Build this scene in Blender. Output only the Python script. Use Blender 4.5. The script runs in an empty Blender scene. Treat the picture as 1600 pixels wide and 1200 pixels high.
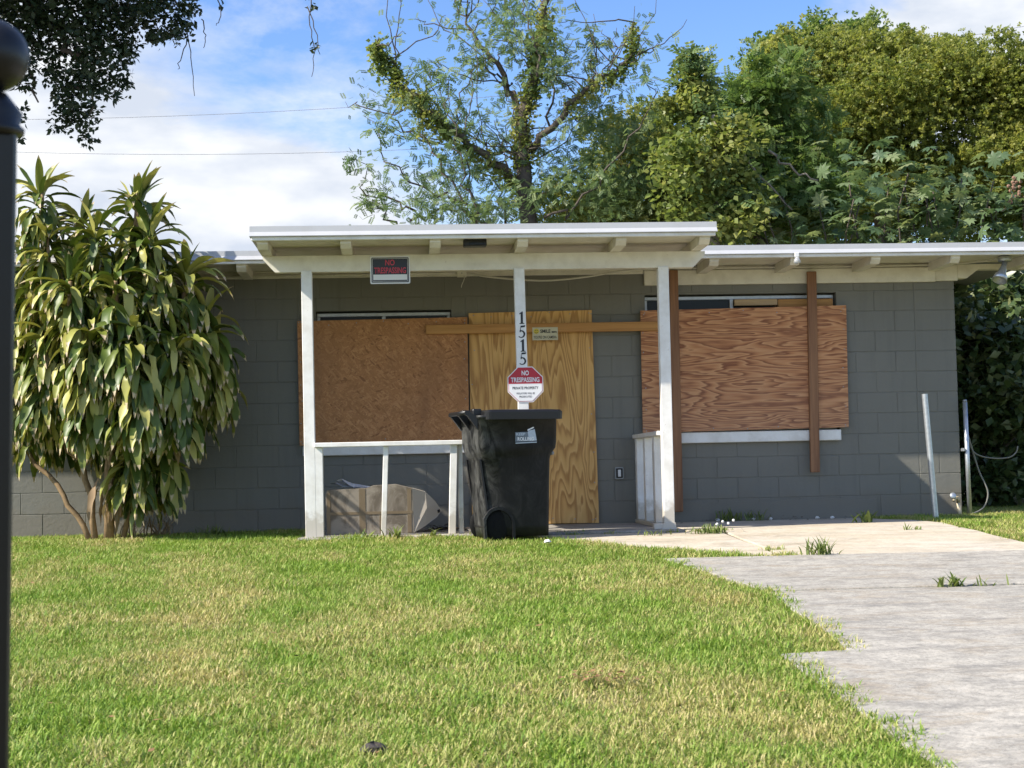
import bpy, math, random
import numpy as np
from mathutils import Vector, Matrix

S = bpy.context.scene
COL = S.collection
PI = math.pi
R_ = math.radians

# ------------------------------------------------------------------ camera
CAM = np.array([0.0, -14.73, 0.56])
FPX = 2405.0                                   # focal length in pixels of a 1600 px wide frame
PSI, PITCH, ROLL = math.atan(167 / FPX), math.atan(130 / FPX), 0.0215
FW = np.array([math.sin(PSI) * math.cos(PITCH), math.cos(PSI) * math.cos(PITCH), math.sin(PITCH)])
RT0 = np.array([math.cos(PSI), -math.sin(PSI), 0.0])
UP0 = np.cross(RT0, FW)
RT = math.cos(ROLL) * RT0 - math.sin(ROLL) * UP0
UP = math.sin(ROLL) * RT0 + math.cos(ROLL) * UP0


def at(px, py, Y):
    """world point at depth plane Y seen along the sight line of a photo pixel (used to measure the trees)"""
    r = FW + RT * (px - 800) / FPX + UP * (600 - py) / FPX
    return CAM + r * ((Y - CAM[1]) / r[1])


cd = bpy.data.cameras.new('camera')
cam = bpy.data.objects.new('camera', cd)
COL.objects.link(cam)
cd.sensor_fit = 'HORIZONTAL'
cd.sensor_width = 36
cd.lens = 36 * FPX / 1600
cd.clip_start, cd.clip_end = 0.05, 3000
cam.matrix_world = Matrix(((RT[0], UP[0], -FW[0], CAM[0]), (RT[1], UP[1], -FW[1], CAM[1]),
                           (RT[2], UP[2], -FW[2], CAM[2]), (0, 0, 0, 1)))
cd.dof.use_dof = True
cd.dof.focus_distance = 13.0
cd.dof.aperture_fstop = 9.0
S.camera = cam

# ------------------------------------------------------------------ light
LDIR = Vector((2.8, 1.0, -2.6)).normalized()   # the way the sunlight travels
ELEV = math.asin(-LDIR.z)
SUNROT = math.atan2(-LDIR.x, -LDIR.y)
sd = bpy.data.lights.new('sun', 'SUN')
sd.energy = 4.4
sd.angle = R_(0.53)
sd.color = (1.0, 0.93, 0.82)
sun = bpy.data.objects.new('sun', sd)
COL.objects.link(sun)
sun.rotation_euler = LDIR.to_track_quat('-Z', 'Y').to_euler()

W = bpy.data.worlds.new('World')
S.world = W
W.use_nodes = True
wt = W.node_tree
wt.nodes.clear()


def wn(t, **k):
    n = wt.nodes.new(t)
    for a, b in k.items():
        setattr(n, a, b)
    return n


def sky_dir(px, py):
    r = FW + RT * (px - 800) / FPX + UP * (600 - py) / FPX
    return tuple(r / np.linalg.norm(r))


def build_world():
    L = wt.links.new
    out = wn('ShaderNodeOutputWorld')
    bg = wn('ShaderNodeBackground')
    bg.inputs['Strength'].default_value = 0.145
    L(bg.outputs[0], out.inputs[0])
    sky = wn('ShaderNodeTexSky', sky_type='NISHITA', sun_disc=False)
    sky.sun_elevation = ELEV
    sky.sun_rotation = SUNROT
    sky.air_density, sky.dust_density, sky.ozone_density = 1.0, 0.6, 2.2
    tc = wn('ShaderNodeTexCoord')
    mp = wn('ShaderNodeMapping')
    mp.inputs['Scale'].default_value = (1, 1, 2.4)
    mp.inputs['Location'].default_value = (0.35, 2.1, 0.2)
    L(tc.outputs['Generated'], mp.inputs[0])
    n1 = wn('ShaderNodeTexNoise')
    n1.inputs['Scale'].default_value = 4.6
    n1.inputs['Detail'].default_value = 9
    n1.inputs['Roughness'].default_value = 0.62
    n1.inputs['Distortion'].default_value = 0.25
    L(mp.outputs[0], n1.inputs['Vector'])
    acc = n1.outputs['Fac']
    # banks of cloud: a broad one low on the left, one high on the right, a clear stretch between them
    for (px, py, rad, amt) in ((180, 330, 0.20, 0.34), (520, 330, 0.12, 0.20), (1560, 20, 0.13, 0.30), (1900, 200, 0.25, 0.2),
                               (-300, 300, 0.3, 0.25), (300, 60, 0.10, -0.05), (880, 80, 0.16, -0.22), (1130, 130, 0.10, -0.16)):
        dt = wn('ShaderNodeVectorMath', operation='DISTANCE')
        L(tc.outputs['Generated'], dt.inputs[0])
        dt.inputs[1].default_value = sky_dir(px, py)
        mr = wn('ShaderNodeMapRange', interpolation_type='SMOOTHSTEP')
        mr.inputs['From Min'].default_value = 0.0
        mr.inputs['From Max'].default_value = rad
        mr.inputs['To Min'].default_value = amt
        mr.inputs['To Max'].default_value = 0
        L(dt.outputs['Value'], mr.inputs['Value'])
        ad = wn('ShaderNodeMath', operation='ADD')
        L(acc, ad.inputs[0])
        L(mr.outputs[0], ad.inputs[1])
        acc = ad.outputs[0]
    cr = wn('ShaderNodeValToRGB')
    cr.color_ramp.elements[0].position = 0.48
    cr.color_ramp.elements[0].color = (0, 0, 0, 1)
    cr.color_ramp.elements[1].position = 0.72
    cr.color_ramp.elements[1].color = (1, 1, 1, 1)
    L(acc, cr.inputs[0])
    # cloud brightness varies with a second noise
    n2 = wn('ShaderNodeTexNoise')
    n2.inputs['Scale'].default_value = 14
    n2.inputs['Detail'].default_value = 8
    L(mp.outputs[0], n2.inputs['Vector'])
    cc = wn('ShaderNodeValToRGB')
    cc.color_ramp.elements[0].position = 0.35
    cc.color_ramp.elements[0].color = (2.55, 2.8, 3.25, 1)
    cc.color_ramp.elements[1].position = 0.65
    cc.color_ramp.elements[1].color = (3.9, 3.95, 4.0, 1)
    L(n2.outputs['Fac'], cc.inputs[0])
    mx = wn('ShaderNodeMix', data_type='RGBA')
    L(cr.outputs[0], mx.inputs[0])
    hs = wn('ShaderNodeHueSaturation')
    hs.inputs['Saturation'].default_value = 1.22
    hs.inputs['Hue'].default_value = 0.512
    hs.inputs['Value'].default_value = 0.84
    L(sky.outputs[0], hs.inputs['Color'])
    L(hs.outputs[0], mx.inputs[6])
    L(cc.outputs[0], mx.inputs[7])
    L(mx.outputs[2], bg.inputs['Color'])


build_world()
S.view_settings.view_transform = 'Standard'
S.view_settings.look = 'None'
S.view_settings.gamma = 1
S.view_settings.exposure = 0.95
S.view_settings.use_curve_mapping = False
S.render.engine = 'CYCLES'
S.cycles.max_bounces = 6
S.cycles.diffuse_bounces = 3
S.cycles.glossy_bounces = 2
S.cycles.transmission_bounces = 4


# ------------------------------------------------------------------ materials
class NT:
    def __init__(self, name):
        self.m = bpy.data.materials.new(name)
        self.m.use_nodes = True
        self.t = self.m.node_tree
        self.t.nodes.clear()
        self.out = self.n('ShaderNodeOutputMaterial')
        self.p = self.n('ShaderNodeBsdfPrincipled')
        self.l(self.p.outputs[0], self.out.inputs[0])

    def n(self, t, **k):
        nd = self.t.nodes.new(t)
        for a, b in k.items():
            setattr(nd, a, b)
        return nd

    def l(self, a, b):
        self.t.links.new(a, b)

    def coord(self, kind='Object', scale=(1, 1, 1), rot=(0, 0, 0), loc=(0, 0, 0)):
        mp = self.n('ShaderNodeMapping')
        if kind == 'World':
            g = self.n('ShaderNodeNewGeometry')
            self.l(g.outputs['Position'], mp.inputs[0])
        else:
            tc = self.n('ShaderNodeTexCoord')
            self.l(tc.outputs[kind], mp.inputs[0])
        mp.inputs['Scale'].default_value = scale
        mp.inputs['Rotation'].default_value = rot
        mp.inputs['Location'].default_value = loc
        return mp.outputs[0]

    def noise(self, vec, scale, detail=4, rough=0.5, dist=0.0):
        nz = self.n('ShaderNodeTexNoise')
        self.l(vec, nz.inputs['Vector'])
        nz.inputs['Scale'].default_value = scale
        nz.inputs['Detail'].default_value = detail
        nz.inputs['Roughness'].default_value = rough
        nz.inputs['Distortion'].default_value = dist
        return nz.outputs['Fac']

    def math(self, op, a, b=None, c=None):
        m = self.n('ShaderNodeMath', operation=op)
        for i, v in enumerate((a, b, c)):
            if v is None:
                continue
            if isinstance(v, (int, float)):
                m.inputs[i].default_value = v
            else:
                self.l(v, m.inputs[i])
        return m.outputs[0]

    def ramp(self, fac, stops, interp='LINEAR'):
        r = self.n('ShaderNodeValToRGB')
        r.color_ramp.interpolation = interp
        e = r.color_ramp.elements
        while len(e) < len(stops):
            e.new(0.5)
        for i, (p, c) in enumerate(stops):
            e[i].position = p
            e[i].color = (c[0], c[1], c[2], 1) if not isinstance(c, (int, float)) else (c, c, c, 1)
        self.l(fac, r.inputs[0])
        return r.outputs[0]

    def mix(self, fac, a, b, blend='MIX'):
        m = self.n('ShaderNodeMix', data_type='RGBA', blend_type=blend)
        for sock, v in ((m.inputs[0], fac), (m.inputs[6], a), (m.inputs[7], b)):
            if isinstance(v, (int, float)):
                sock.default_value = v
            elif isinstance(v, tuple):
                sock.default_value = (v[0], v[1], v[2], 1)
            else:
                self.l(v, sock)
        return m.outputs[2]

    def color(self, c):
        if isinstance(c, tuple):
            self.p.inputs['Base Color'].default_value = (c[0], c[1], c[2], 1)
        else:
            self.l(c, self.p.inputs['Base Color'])

    def bump(self, h, strength=0.3, dist=0.01):
        b = self.n('ShaderNodeBump')
        b.inputs['Strength'].default_value = strength
        b.inputs['Distance'].default_value = dist
        self.l(h, b.inputs['Height'])
        self.l(b.outputs[0], self.p.inputs['Normal'])

    def set(self, rough=0.6, metal=0.0, spec=None):
        self.p.inputs['Roughness'].default_value = rough
        self.p.inputs['Metallic'].default_value = metal
        if spec is not None:
            self.p.inputs['Specular IOR Level'].default_value = spec
        return self.m


M = {}


def paint(name, c, dirt=(0.3, 0.28, 0.24), amt=0.35, rough=0.55, scale=6.0):
    t = NT(name)
    v = t.coord('World')
    a = t.noise(v, scale, 6, 0.62)
    f = t.ramp(a, [(0.42, 0.0), (0.75, amt)])
    b = t.noise(v, 42, 3, 0.6)
    f2 = t.ramp(b, [(0.66, 0.0), (0.74, amt * 1.3)])
    sep = t.n('ShaderNodeSeparateXYZ')
    t.l(v, sep.inputs[0])
    foot = t.ramp(t.math('ADD', sep.outputs['Z'], t.math('MULTIPLY', t.noise(v, 16, 5), -0.3)), [(0.0, 0.7), (0.10, 0.0)])
    t.color(t.mix(t.math('MAXIMUM', t.math('MAXIMUM', f, f2), foot), c, dirt))
    t.bump(t.noise(t.coord('World', (60, 60, 8)), 1.0, 4), 0.15, 0.003)
    M[name] = t.set(rough)


paint('white_paint', (0.80, 0.79, 0.75), (0.40, 0.35, 0.27), 0.42)
paint('cream_paint', (0.73, 0.69, 0.585), (0.36, 0.31, 0.22), 0.42)
paint('fascia_paint', (0.43, 0.44, 0.45), (0.30, 0.29, 0.27), 0.25, 0.5)
paint('soffit_paint', (0.66, 0.62, 0.52), (0.34, 0.29, 0.21), 0.35)


def mk_block():
    t = NT('painted_block')
    v = t.coord('World')
    oi = t.n('ShaderNodeObjectInfo')
    base = t.mix(t.noise(v, 1.3, 5, 0.6), (0.150, 0.146, 0.124), (0.196, 0.190, 0.162))
    base = t.mix(t.math('MULTIPLY', oi.outputs['Random'], 0.35), base, (0.160, 0.157, 0.134))
    sep = t.n('ShaderNodeSeparateXYZ')
    t.l(v, sep.inputs[0])
    # rain splash of soil along the foot of the wall
    h = t.math('ADD', sep.outputs['Z'], t.math('MULTIPLY', t.noise(v, 5, 5), -0.35))
    f = t.ramp(h, [(0.0, 0.55), (0.12, 0.0)])
    drip = t.ramp(t.noise(t.coord('World', (9, 9, .8)), 1.0, 5, .6), [(0.52, 0.0), (0.72, 0.35)])
    base = t.mix(drip, base, (0.115, 0.11, 0.095))
    t.color(t.mix(f, base, (0.17, 0.15, 0.115)))
    b = t.math('ADD', t.math('MULTIPLY', t.noise(v, 130, 4, 0.7), 0.6), t.noise(v, 26, 4, 0.6))
    t.bump(b, 0.45, 0.007)
    M['painted_block'] = t.set(0.62)


mk_block()


def mk_osb():
    t = NT('strand_board')
    cols = None
    for i, (ang, off) in enumerate(((0.15, 0), (1.25, 3), (-0.95, 7), (0.45, 23), (2.1, 13), (-0.35, 31), (0.85, 19))):
        v = t.coord('Object', (1 / 17, 1 / 17, 1 / 62), (0, ang, 0), (off, 0, off))
        v.node.vector_type = 'TEXTURE'
        vo = t.n('ShaderNodeTexVoronoi', feature='F1')
        wv = t.n('ShaderNodeVectorMath', operation='MULTIPLY_ADD')
        wz = t.n('ShaderNodeTexNoise')
        t.l(t.coord('Object'), wz.inputs['Vector'])
        wz.inputs['Scale'].default_value = 11 + i
        t.l(wz.outputs['Color'], wv.inputs[0])
        wv.inputs[1].default_value = (1.3, 1.3, 1.3)
        t.l(v, wv.inputs[2])
        t.l(wv.outputs[0], vo.inputs['Vector'])
        vo.inputs['Scale'].default_value = 1.0
        c = t.n('ShaderNodeSeparateColor')
        t.l(vo.outputs['Color'], c.inputs[0])
        layer = t.ramp(c.outputs[0], [(0.0, (0.24, 0.095, 0.034)), (0.10, (0.39, 0.175, 0.062)), (0.6, (0.48, 0.220, 0.080)), (1.0, (0.60, 0.305, 0.125))])
        if cols is None:
            cols = layer
        else:
            cols = t.mix(t.ramp(c.outputs[1], [(0.62, 0.0), (0.66, 1.0)]), cols, layer)
    v = t.coord('Object')
    cols = t.mix(t.ramp(t.noise(v, 90, 3, .7), [(0.4, 0.0), (0.8, 0.5)]), cols, (0.25, 0.10, 0.03))
    cols = t.mix(t.ramp(t.noise(t.coord('Object', (3, 1, .6)), 1.4, 5), [(0.48, 0.0), (0.75, 0.6)]), cols, (0.26, 0.115, 0.045))
    cols = t.mix(t.ramp(t.noise(v, 1.6, 4), [(0.35, 0.0), (0.75, 0.45)]), cols, (0.30, 0.135, 0.05))
    spots = t.ramp(t.noise(t.coord('Object', (1, 1, 2.2)), 16, 3, 0.6), [(0.66, 0.0), (0.74, 0.8)])
    cols = t.mix(spots, cols, (0.11, 0.045, 0.016))
    t.color(cols)
    t.bump(t.noise(v, 60, 4), 0.3, 0.003)
    M['strand_board'] = t.set(0.7)


mk_osb()


def mk_ply(name, light, mid, dark, along, rings, grey=0.0):
    """rotary cut plywood: contour lines of a stretched noise give the cathedral grain"""
    t = NT(name)
    if along == 'Z':
        s, fine = (3.2, 1, 0.42), (95, 1, 3.0)
    else:
        s, fine = (0.70, 1, 5.4), (3.0, 1, 95)
    v = t.coord('Object', s, loc=(1.7, 0, 2.3))
    n = t.noise(v, 1.0, 3.0, 0.45, 0.35)
    wob = t.noise(t.coord('Object', tuple(4 * q for q in s)), 1.5, 2)
    ph = t.math('ADD', t.math('MULTIPLY', n, rings), t.math('MULTIPLY', wob, 0.9))
    f = t.math('FRACT', ph)
    col = t.ramp(f, [(0.0, light), (0.45, mid), (0.72, dark), (0.86, dark), (1.0, light)])
    fib = t.noise(t.coord('Object', fine), 1.0, 3, 0.6)
    col = t.mix(t.ramp(fib, [(0.35, 0.0), (0.8, 0.5)]), col, mid)
    big = t.noise(t.coord('Object'), 1.1, 3)
    col = t.mix(t.ramp(big, [(0.45, 0.0), (0.75, 0.25)]), col, light)
    if grey:
        sep = t.n('ShaderNodeSeparateXYZ')
        t.l(t.coord('World'), sep.inputs[0])
        g = t.math('ADD', sep.outputs['Z'], t.math('MULTIPLY', t.noise(t.coord('Object', (1, 1, 3)), 4, 3), 0.5))
        col = t.mix(t.ramp(t.math('MULTIPLY', g, 0.4), [(0.38, grey), (0.72, 0.0)]), col, (0.33, 0.27, 0.22))
    t.color(col)
    t.bump(t.math('ADD', fib, f), 0.12, 0.002)
    M[name] = t.set(0.65)


mk_ply('yellow_plywood', (0.68, 0.41, 0.145), (0.58, 0.325, 0.098), (0.36, 0.170, 0.044), 'Z', 19)
mk_ply('red_plywood', (0.60, 0.315, 0.145), (0.44, 0.185, 0.072), (0.20, 0.062, 0.022), 'X', 17, 0.18)


def mk_lumber(name, a, b, along='Z'):
    t = NT(name)
    s = (30, 30, 1.3) if along == 'Z' else (1.3, 30, 30)
    n = t.noise(t.coord('Object', s), 1.0, 4, 0.55, 0.6)
    col = t.mix(t.ramp(n, [(0.3, 0.0), (0.7, 1.0)]), a, b)
    kn = t.n('ShaderNodeTexVoronoi', feature='F1')
    t.l(t.coord('Object', (4, 4, 2.2) if along == 'Z' else (2.2, 4, 4)), kn.inputs['Vector'])
    kn.inputs['Scale'].default_value = 1.6
    col = t.mix(t.ramp(kn.outputs['Distance'], [(0.04, 0.9), (0.10, 0.0)]), col, (0.07, 0.028, 0.012))
    t.color(col)
    t.bump(n, 0.2, 0.002)
    M[name] = t.set(0.7)


mk_lumber('weathered_lumber', (0.30, 0.15, 0.07), (0.155, 0.066, 0.03))
mk_lumber('yellow_lumber', (0.52, 0.27, 0.085), (0.36, 0.165, 0.045), 'X')
mk_lumber('pale_lumber', (0.58, 0.42, 0.24), (0.46, 0.30, 0.15), 'X')


def simple(name, c, rough=0.5, metal=0.0, var=0.12, scale=12, bump=0.0, spec=None):
    t = NT(name)
    v = t.coord('World')
    n = t.noise(v, scale, 4, 0.6)
    d = tuple(q * (1 - var * 2) for q in c)
    t.color(t.mix(n, d, tuple(min(1, q * (1 + var)) for q in c)))
    if bump:
        t.bump(t.noise(v, scale * 5, 3), bump, 0.004)
    M[name] = t.set(rough, metal, spec)
    return t


simple('black_plastic', (0.010, 0.010, 0.011), 0.42, 0, 0.2, 5, 0.05)
simple('black_rubber', (0.007, 0.007, 0.007), 0.8, spec=0.2)
simple('black_metal', (0.006, 0.006, 0.007), 0.38, 0, 0.2, 20, 0.05)
simple('galvanised', (0.52, 0.55, 0.57), 0.42, 0.75, 0.18, 30)
simple('aluminium', (0.60, 0.62, 0.64), 0.4, 0.35, 0.15, 20)
simple('grey_metal', (0.30, 0.32, 0.34), 0.45, 0.4, 0.15, 20)
simple('sign_white', (0.74, 0.74, 0.73), 0.35, 0, 0.04)
simple('sign_red', (0.46, 0.012, 0.03), 0.35, 0, 0.06)
simple('sign_black', (0.012, 0.012, 0.014), 0.35, 0, 0.1)
simple('sign_cream', (0.58, 0.54, 0.38), 0.5, 0, 0.12)
simple('sign_yellow', (0.62, 0.50, 0.06), 0.5, 0, 0.06)
simple('text_red', (0.52, 0.03, 0.05), 0.4, 0, 0.05)
simple('text_black', (0.012, 0.013, 0.016), 0.5, 0, 0.1)
simple('decal_grey', (0.46, 0.52, 0.58), 0.5, 0, 0.12, 60)
simple('decal_dim', (0.16, 0.19, 0.22), 0.5, 0, 0.25, 60)
simple('cable_white', (0.62, 0.59, 0.50), 0.5, 0, 0.1)
simple('hose_grey', (0.20, 0.195, 0.17), 0.6)
simple('brass', (0.46, 0.38, 0.24), 0.45, 0.5)
simple('pvc', (0.60, 0.50, 0.34), 0.55)
simple('paper', (0.70, 0.74, 0.80), 0.7, 0, 0.08)
simple('shingle_edge', (0.30, 0.30, 0.31), 0.9, 0, 0.25, 25, 0.3)
simple('bark', (0.105, 0.085, 0.065), 0.9, 0, 0.35, 18, 0.8)
simple('pale_bark', (0.26, 0.22, 0.17), 0.9, 0, 0.3, 22, 0.6)
simple('cane_bark', (0.30, 0.20, 0.10), 0.8, 0, 0.35, 24, 0.5)
simple('dead_leaf', (0.30, 0.17, 0.07), 0.8, 0, 0.3, 40)
simple('orange_leaf', (0.60, 0.20, 0.05), 0.7, 0, 0.2, 40)
simple('dark_leaf', (0.055, 0.035, 0.022), 0.85, 0, 0.3, 40)
simple('litter_white', (0.72, 0.71, 0.68), 0.7, 0, 0.1)
simple('clod', (0.06, 0.05, 0.045), 0.95, 0, 0.35, 30, 0.8)
simple('interior_dark', (0.02, 0.02, 0.02), 0.9)
simple('cable_dark', (0.24, 0.25, 0.28), 0.6)


def mk_glass():
    t = NT('window_glass')
    t.color((0.02, 0.022, 0.025))
    M['window_glass'] = t.set(0.22, 0, 0.2)
    t = NT('bulb_glass')
    t.color((0.75, 0.77, 0.78))
    t.p.inputs['Transmission Weight'].default_value = 0.6
    M['bulb_glass'] = t.set(0.1)


mk_glass()


def mk_concrete(name, a, b, c, stain, film=1.0):
    t = NT(name)
    v = t.coord('World')
    n1 = t.noise(v, 0.9, 6, 0.6, 0.4)
    n2 = t.noise(v, 7, 6, 0.68)
    n3 = t.noise(v, 70, 4, 0.7)
    col = t.mix(t.ramp(n1, [(0.35, 0.0), (0.65, 1.0)]), a, b)
    col = t.mix(t.ramp(n2, [(0.42, 0.0), (0.72, stain)]), col, c)
    col = t.mix(t.ramp(t.noise(t.coord('World', (1, 2.2, 1)), 1.6, 6, .7, 1.0), [(0.50, 0.0), (0.66, 0.6)]), col, (0.30, 0.235, 0.15))
    col = t.mix(t.ramp(t.noise(t.coord('World', (.8, 2.6, 1), loc=(5, 3, 0)), 2.3, 6, .72), [(0.50, 0.0), (0.64, 0.5 * film)]), col, (0.14, 0.135, 0.125))
    # weathered film broken by paler worn aggregate
    col = t.mix(t.ramp(t.noise(v, 22, 6, 0.75, 0.6), [(0.46, 0.0), (0.60, 0.42 * film)]), col, (0.15, 0.142, 0.125))
    col = t.mix(t.ramp(n3, [(0.50, 0.0), (0.66, 0.48 * film)]), col, (0.12, 0.112, 0.098))
    col = t.mix(t.ramp(t.noise(v, 34, 5, 0.7), [(0.55, 0.0), (0.75, 0.5)]), col, (0.56, 0.53, 0.46))
    t.color(col)
    t.bump(t.math('ADD', n3, n2), 0.35, 0.006)
    M[name] = t.set(0.85)


mk_concrete('old_concrete', (0.40, 0.372, 0.312), (0.475, 0.44, 0.37), (0.245, 0.228, 0.195), 0.8)
mk_concrete('tan_concrete', (0.56, 0.48, 0.345), (0.58, 0.52, 0.42), (0.42, 0.34, 0.22), 0.5, 0.45)
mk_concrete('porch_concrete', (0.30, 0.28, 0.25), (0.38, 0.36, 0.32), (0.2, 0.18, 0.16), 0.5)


def mk_soil():
    t = NT('lawn_soil')
    v = t.coord('World')
    n = t.noise(v, 2.0, 5, 0.6)
    c = t.mix(n, (0.10, 0.085, 0.035), (0.23, 0.18, 0.085))
    c = t.mix(t.ramp(t.noise(v, 60, 4, 0.7), [(0.4, 0.0), (0.7, 0.7)]), c, (0.07, 0.09, 0.02))
    t.color(c)
    t.bump(t.noise(v, 60, 4), 0.8, 0.02)
    M['lawn_soil'] = t.set(0.95)


mk_soil()


def mk_grass():
    t = NT('grass_blade')
    v = t.coord('World')
    at_ = t.n('ShaderNodeAttribute', attribute_name='tint')
    oi = t.n('ShaderNodeObjectInfo')
    r = t.math('ADD', t.math('MULTIPLY', at_.outputs['Fac'], 0.6), t.math('MULTIPLY', oi.outputs['Random'], 0.4))
    green = t.ramp(r, [(0.1, (0.135, 0.245, 0.024)), (0.5, (0.225, 0.350, 0.042)), (0.9, (0.36, 0.46, 0.075))])
    dry = t.ramp(r, [(0.1, (0.32, 0.32, 0.07)), (0.5, (0.53, 0.46, 0.165)), (0.9, (0.70, 0.59, 0.30))])
    patch = t.math('ADD', t.math('MULTIPLY', t.noise(t.coord('World', (1.15, .62, 1)), 0.8, 6, 0.66, 0.6), 0.72), t.math('MULTIPLY', t.noise(v, 3.2, 3), 0.28))
    f = t.ramp(t.math('ADD', patch, t.math('MULTIPLY', t.math('SUBTRACT', at_.outputs['Fac'], 0.5), 0.20)), [(0.445, 0.0), (0.625, 0.95)])
    col = t.mix(f, green, dry)
    t.color(col)
    t.p.inputs['Roughness'].default_value = 0.55
    t.p.inputs['Specular IOR Level'].default_value = 0.35
    tr = t.n('ShaderNodeBsdfTranslucent')
    t.l(col, tr.inputs[0])
    ms = t.n('ShaderNodeMixShader')
    ms.inputs[0].default_value = 0.35
    t.l(t.p.outputs[0], ms.inputs[1])
    t.l(tr.outputs[0], ms.inputs[2])
    t.l(ms.outputs[0], t.out.inputs[0])
    M['grass_blade'] = t.m


mk_grass()


def mk_leaf(name, stops, trans=0.3, rough=0.45, spec=0.4, tip=None, use_obj=False):
    t = NT(name)
    a = t.n('ShaderNodeAttribute', attribute_name='tint')
    r = a.outputs['Fac']
    if use_obj:
        oi = t.n('ShaderNodeObjectInfo')
        r = t.math('FRACT', t.math('ADD', r, oi.outputs['Random']))
    r = t.math('ADD', t.math('MULTIPLY', r, 0.75), t.math('MULTIPLY', t.noise(t.coord('World'), 1.1, 3), 0.25))
    col = t.ramp(r, stops)
    if tip:
        u = t.n('ShaderNodeAttribute', attribute_name='along')
        w = t.math('ADD', u.outputs['Fac'], t.math('MULTIPLY', t.noise(t.coord('World'), 14, 3), 0.22))
        col = t.mix(t.ramp(w, [(0.97, 0.0), (1.08, 1.0)]), col, tip)
    t.color(col)
    t.p.inputs['Roughness'].default_value = rough
    t.p.inputs['Specular IOR Level'].default_value = spec
    tr = t.n('ShaderNodeBsdfTranslucent')
    t.l(t.mix(0.6, col, t.mix(1.0, col, (1.0, 1.0, 0.45), 'MULTIPLY')), tr.inputs[0])
    ms = t.n('ShaderNodeMixShader')
    ms.inputs[0].default_value = trans
    t.l(t.p.outputs[0], ms.inputs[1])
    t.l(tr.outputs[0], ms.inputs[2])
    t.l(ms.outputs[0], t.out.inputs[0])
    M[name] = t.m


mk_leaf('cane_leaf', [(0.08, (0.045, 0.082, 0.014)), (0.35, (0.095, 0.140, 0.022)), (0.60, (0.23, 0.25, 0.045)), (0.9, (0.50, 0.46, 0.14))],
        0.14, 0.45, 0.4, (0.52, 0.42, 0.26), True)
mk_leaf('dry_cane_leaf', [(0.1, (0.22, 0.14, 0.07)), (0.9, (0.42, 0.33, 0.22))], 0.15, 0.7, 0.2)
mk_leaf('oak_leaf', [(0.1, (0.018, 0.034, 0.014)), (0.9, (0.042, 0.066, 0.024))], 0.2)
mk_leaf('blue_green_leaf', [(0.1, (0.100, 0.172, 0.071)), (0.6, (0.187, 0.268, 0.112)), (0.95, (0.322, 0.380, 0.178))], 0.5)
mk_leaf('vine_leaf', [(0.1, (0.129, 0.193, 0.047)), (0.5, (0.270, 0.318, 0.083)), (0.95, (0.464, 0.449, 0.156))], 0.5)
mk_leaf('camphor_leaf', [(0.1, (0.145, 0.196, 0.043)), (0.5, (0.268, 0.305, 0.070)), (0.95, (0.451, 0.443, 0.125))], 0.58)
mk_leaf('dense_leaf', [(0.1, (0.094, 0.167, 0.048)), (0.6, (0.184, 0.269, 0.076)), (0.95, (0.388, 0.428, 0.146))], 0.55)
mk_leaf('hedge_leaf', [(0.1, (0.034, 0.067, 0.021)), (0.6, (0.086, 0.127, 0.040)), (0.95, (0.276, 0.287, 0.138))], 0.25, 0.35, 0.5)
mk_leaf('weed_leaf', [(0.1, (0.10, 0.16, 0.035)), (0.9, (0.25, 0.29, 0.09))], 0.3)


def mk_card():
    t = NT('stained_cardboard')
    v = t.coord('Object')
    c = t.mix(t.noise(v, 3, 5), (0.22, 0.19, 0.15), (0.31, 0.275, 0.225))
    st = t.ramp(t.noise(t.coord('Object', (1, 1, 0.7)), 5, 6, 0.65, 0.8), [(0.47, 0.0), (0.62, 0.8)])
    t.color(t.mix(st, c, (0.085, 0.067, 0.046)))
    M['stained_cardboard'] = t.set(0.85)
    t = NT('brown_tape')
    t.color(t.mix(t.noise(v if False else t.coord('Object'), 9, 4), (0.13, 0.095, 0.055), (0.20, 0.15, 0.09)))
    M['brown_tape'] = t.set(0.45)
    t = NT('pale_cardboard')
    c = t.mix(t.noise(t.coord('Object'), 6, 5), (0.34, 0.30, 0.25), (0.42, 0.38, 0.32))
    t.color(c)
    M['pale_cardboard'] = t.set(0.85)


mk_card()


def mk_scuff():
    """black cart plastic with the grey bloom of old scrapes"""
    t = NT('scuffed_plastic')
    v = t.coord('Object')
    s = t.noise(t.coord('Object', (1, 1, 0.55)), 9, 7, 0.72, 1.2)
    f = t.ramp(s, [(0.42, 0.0), (0.72, 0.42)])
    sep = t.n('ShaderNodeSeparateXYZ')
    t.l(v, sep.inputs[0])
    # the scrapes are on the wheel side, where it gets dragged
    f = t.math('MULTIPLY', f, t.ramp(t.math('ADD', sep.outputs['X'], 0.5), [(0.20, 1.0), (0.46, 0.12)]))
    t.color(t.mix(f, (0.0065, 0.007, 0.008), (0.30, 0.30, 0.28)))
    t.bump(t.noise(v, 40, 3), 0.05, 0.003)
    M['scuffed_plastic'] = t.set(0.45, 0, 0.22)


mk_scuff()


# ------------------------------------------------------------------ mesh helpers
def new_mesh(name, V, F):
    me = bpy.data.meshes.new(name)
    me.from_pydata([tuple(v) for v in V], [], [tuple(f) for f in F])
    me.update()
    return me


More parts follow.
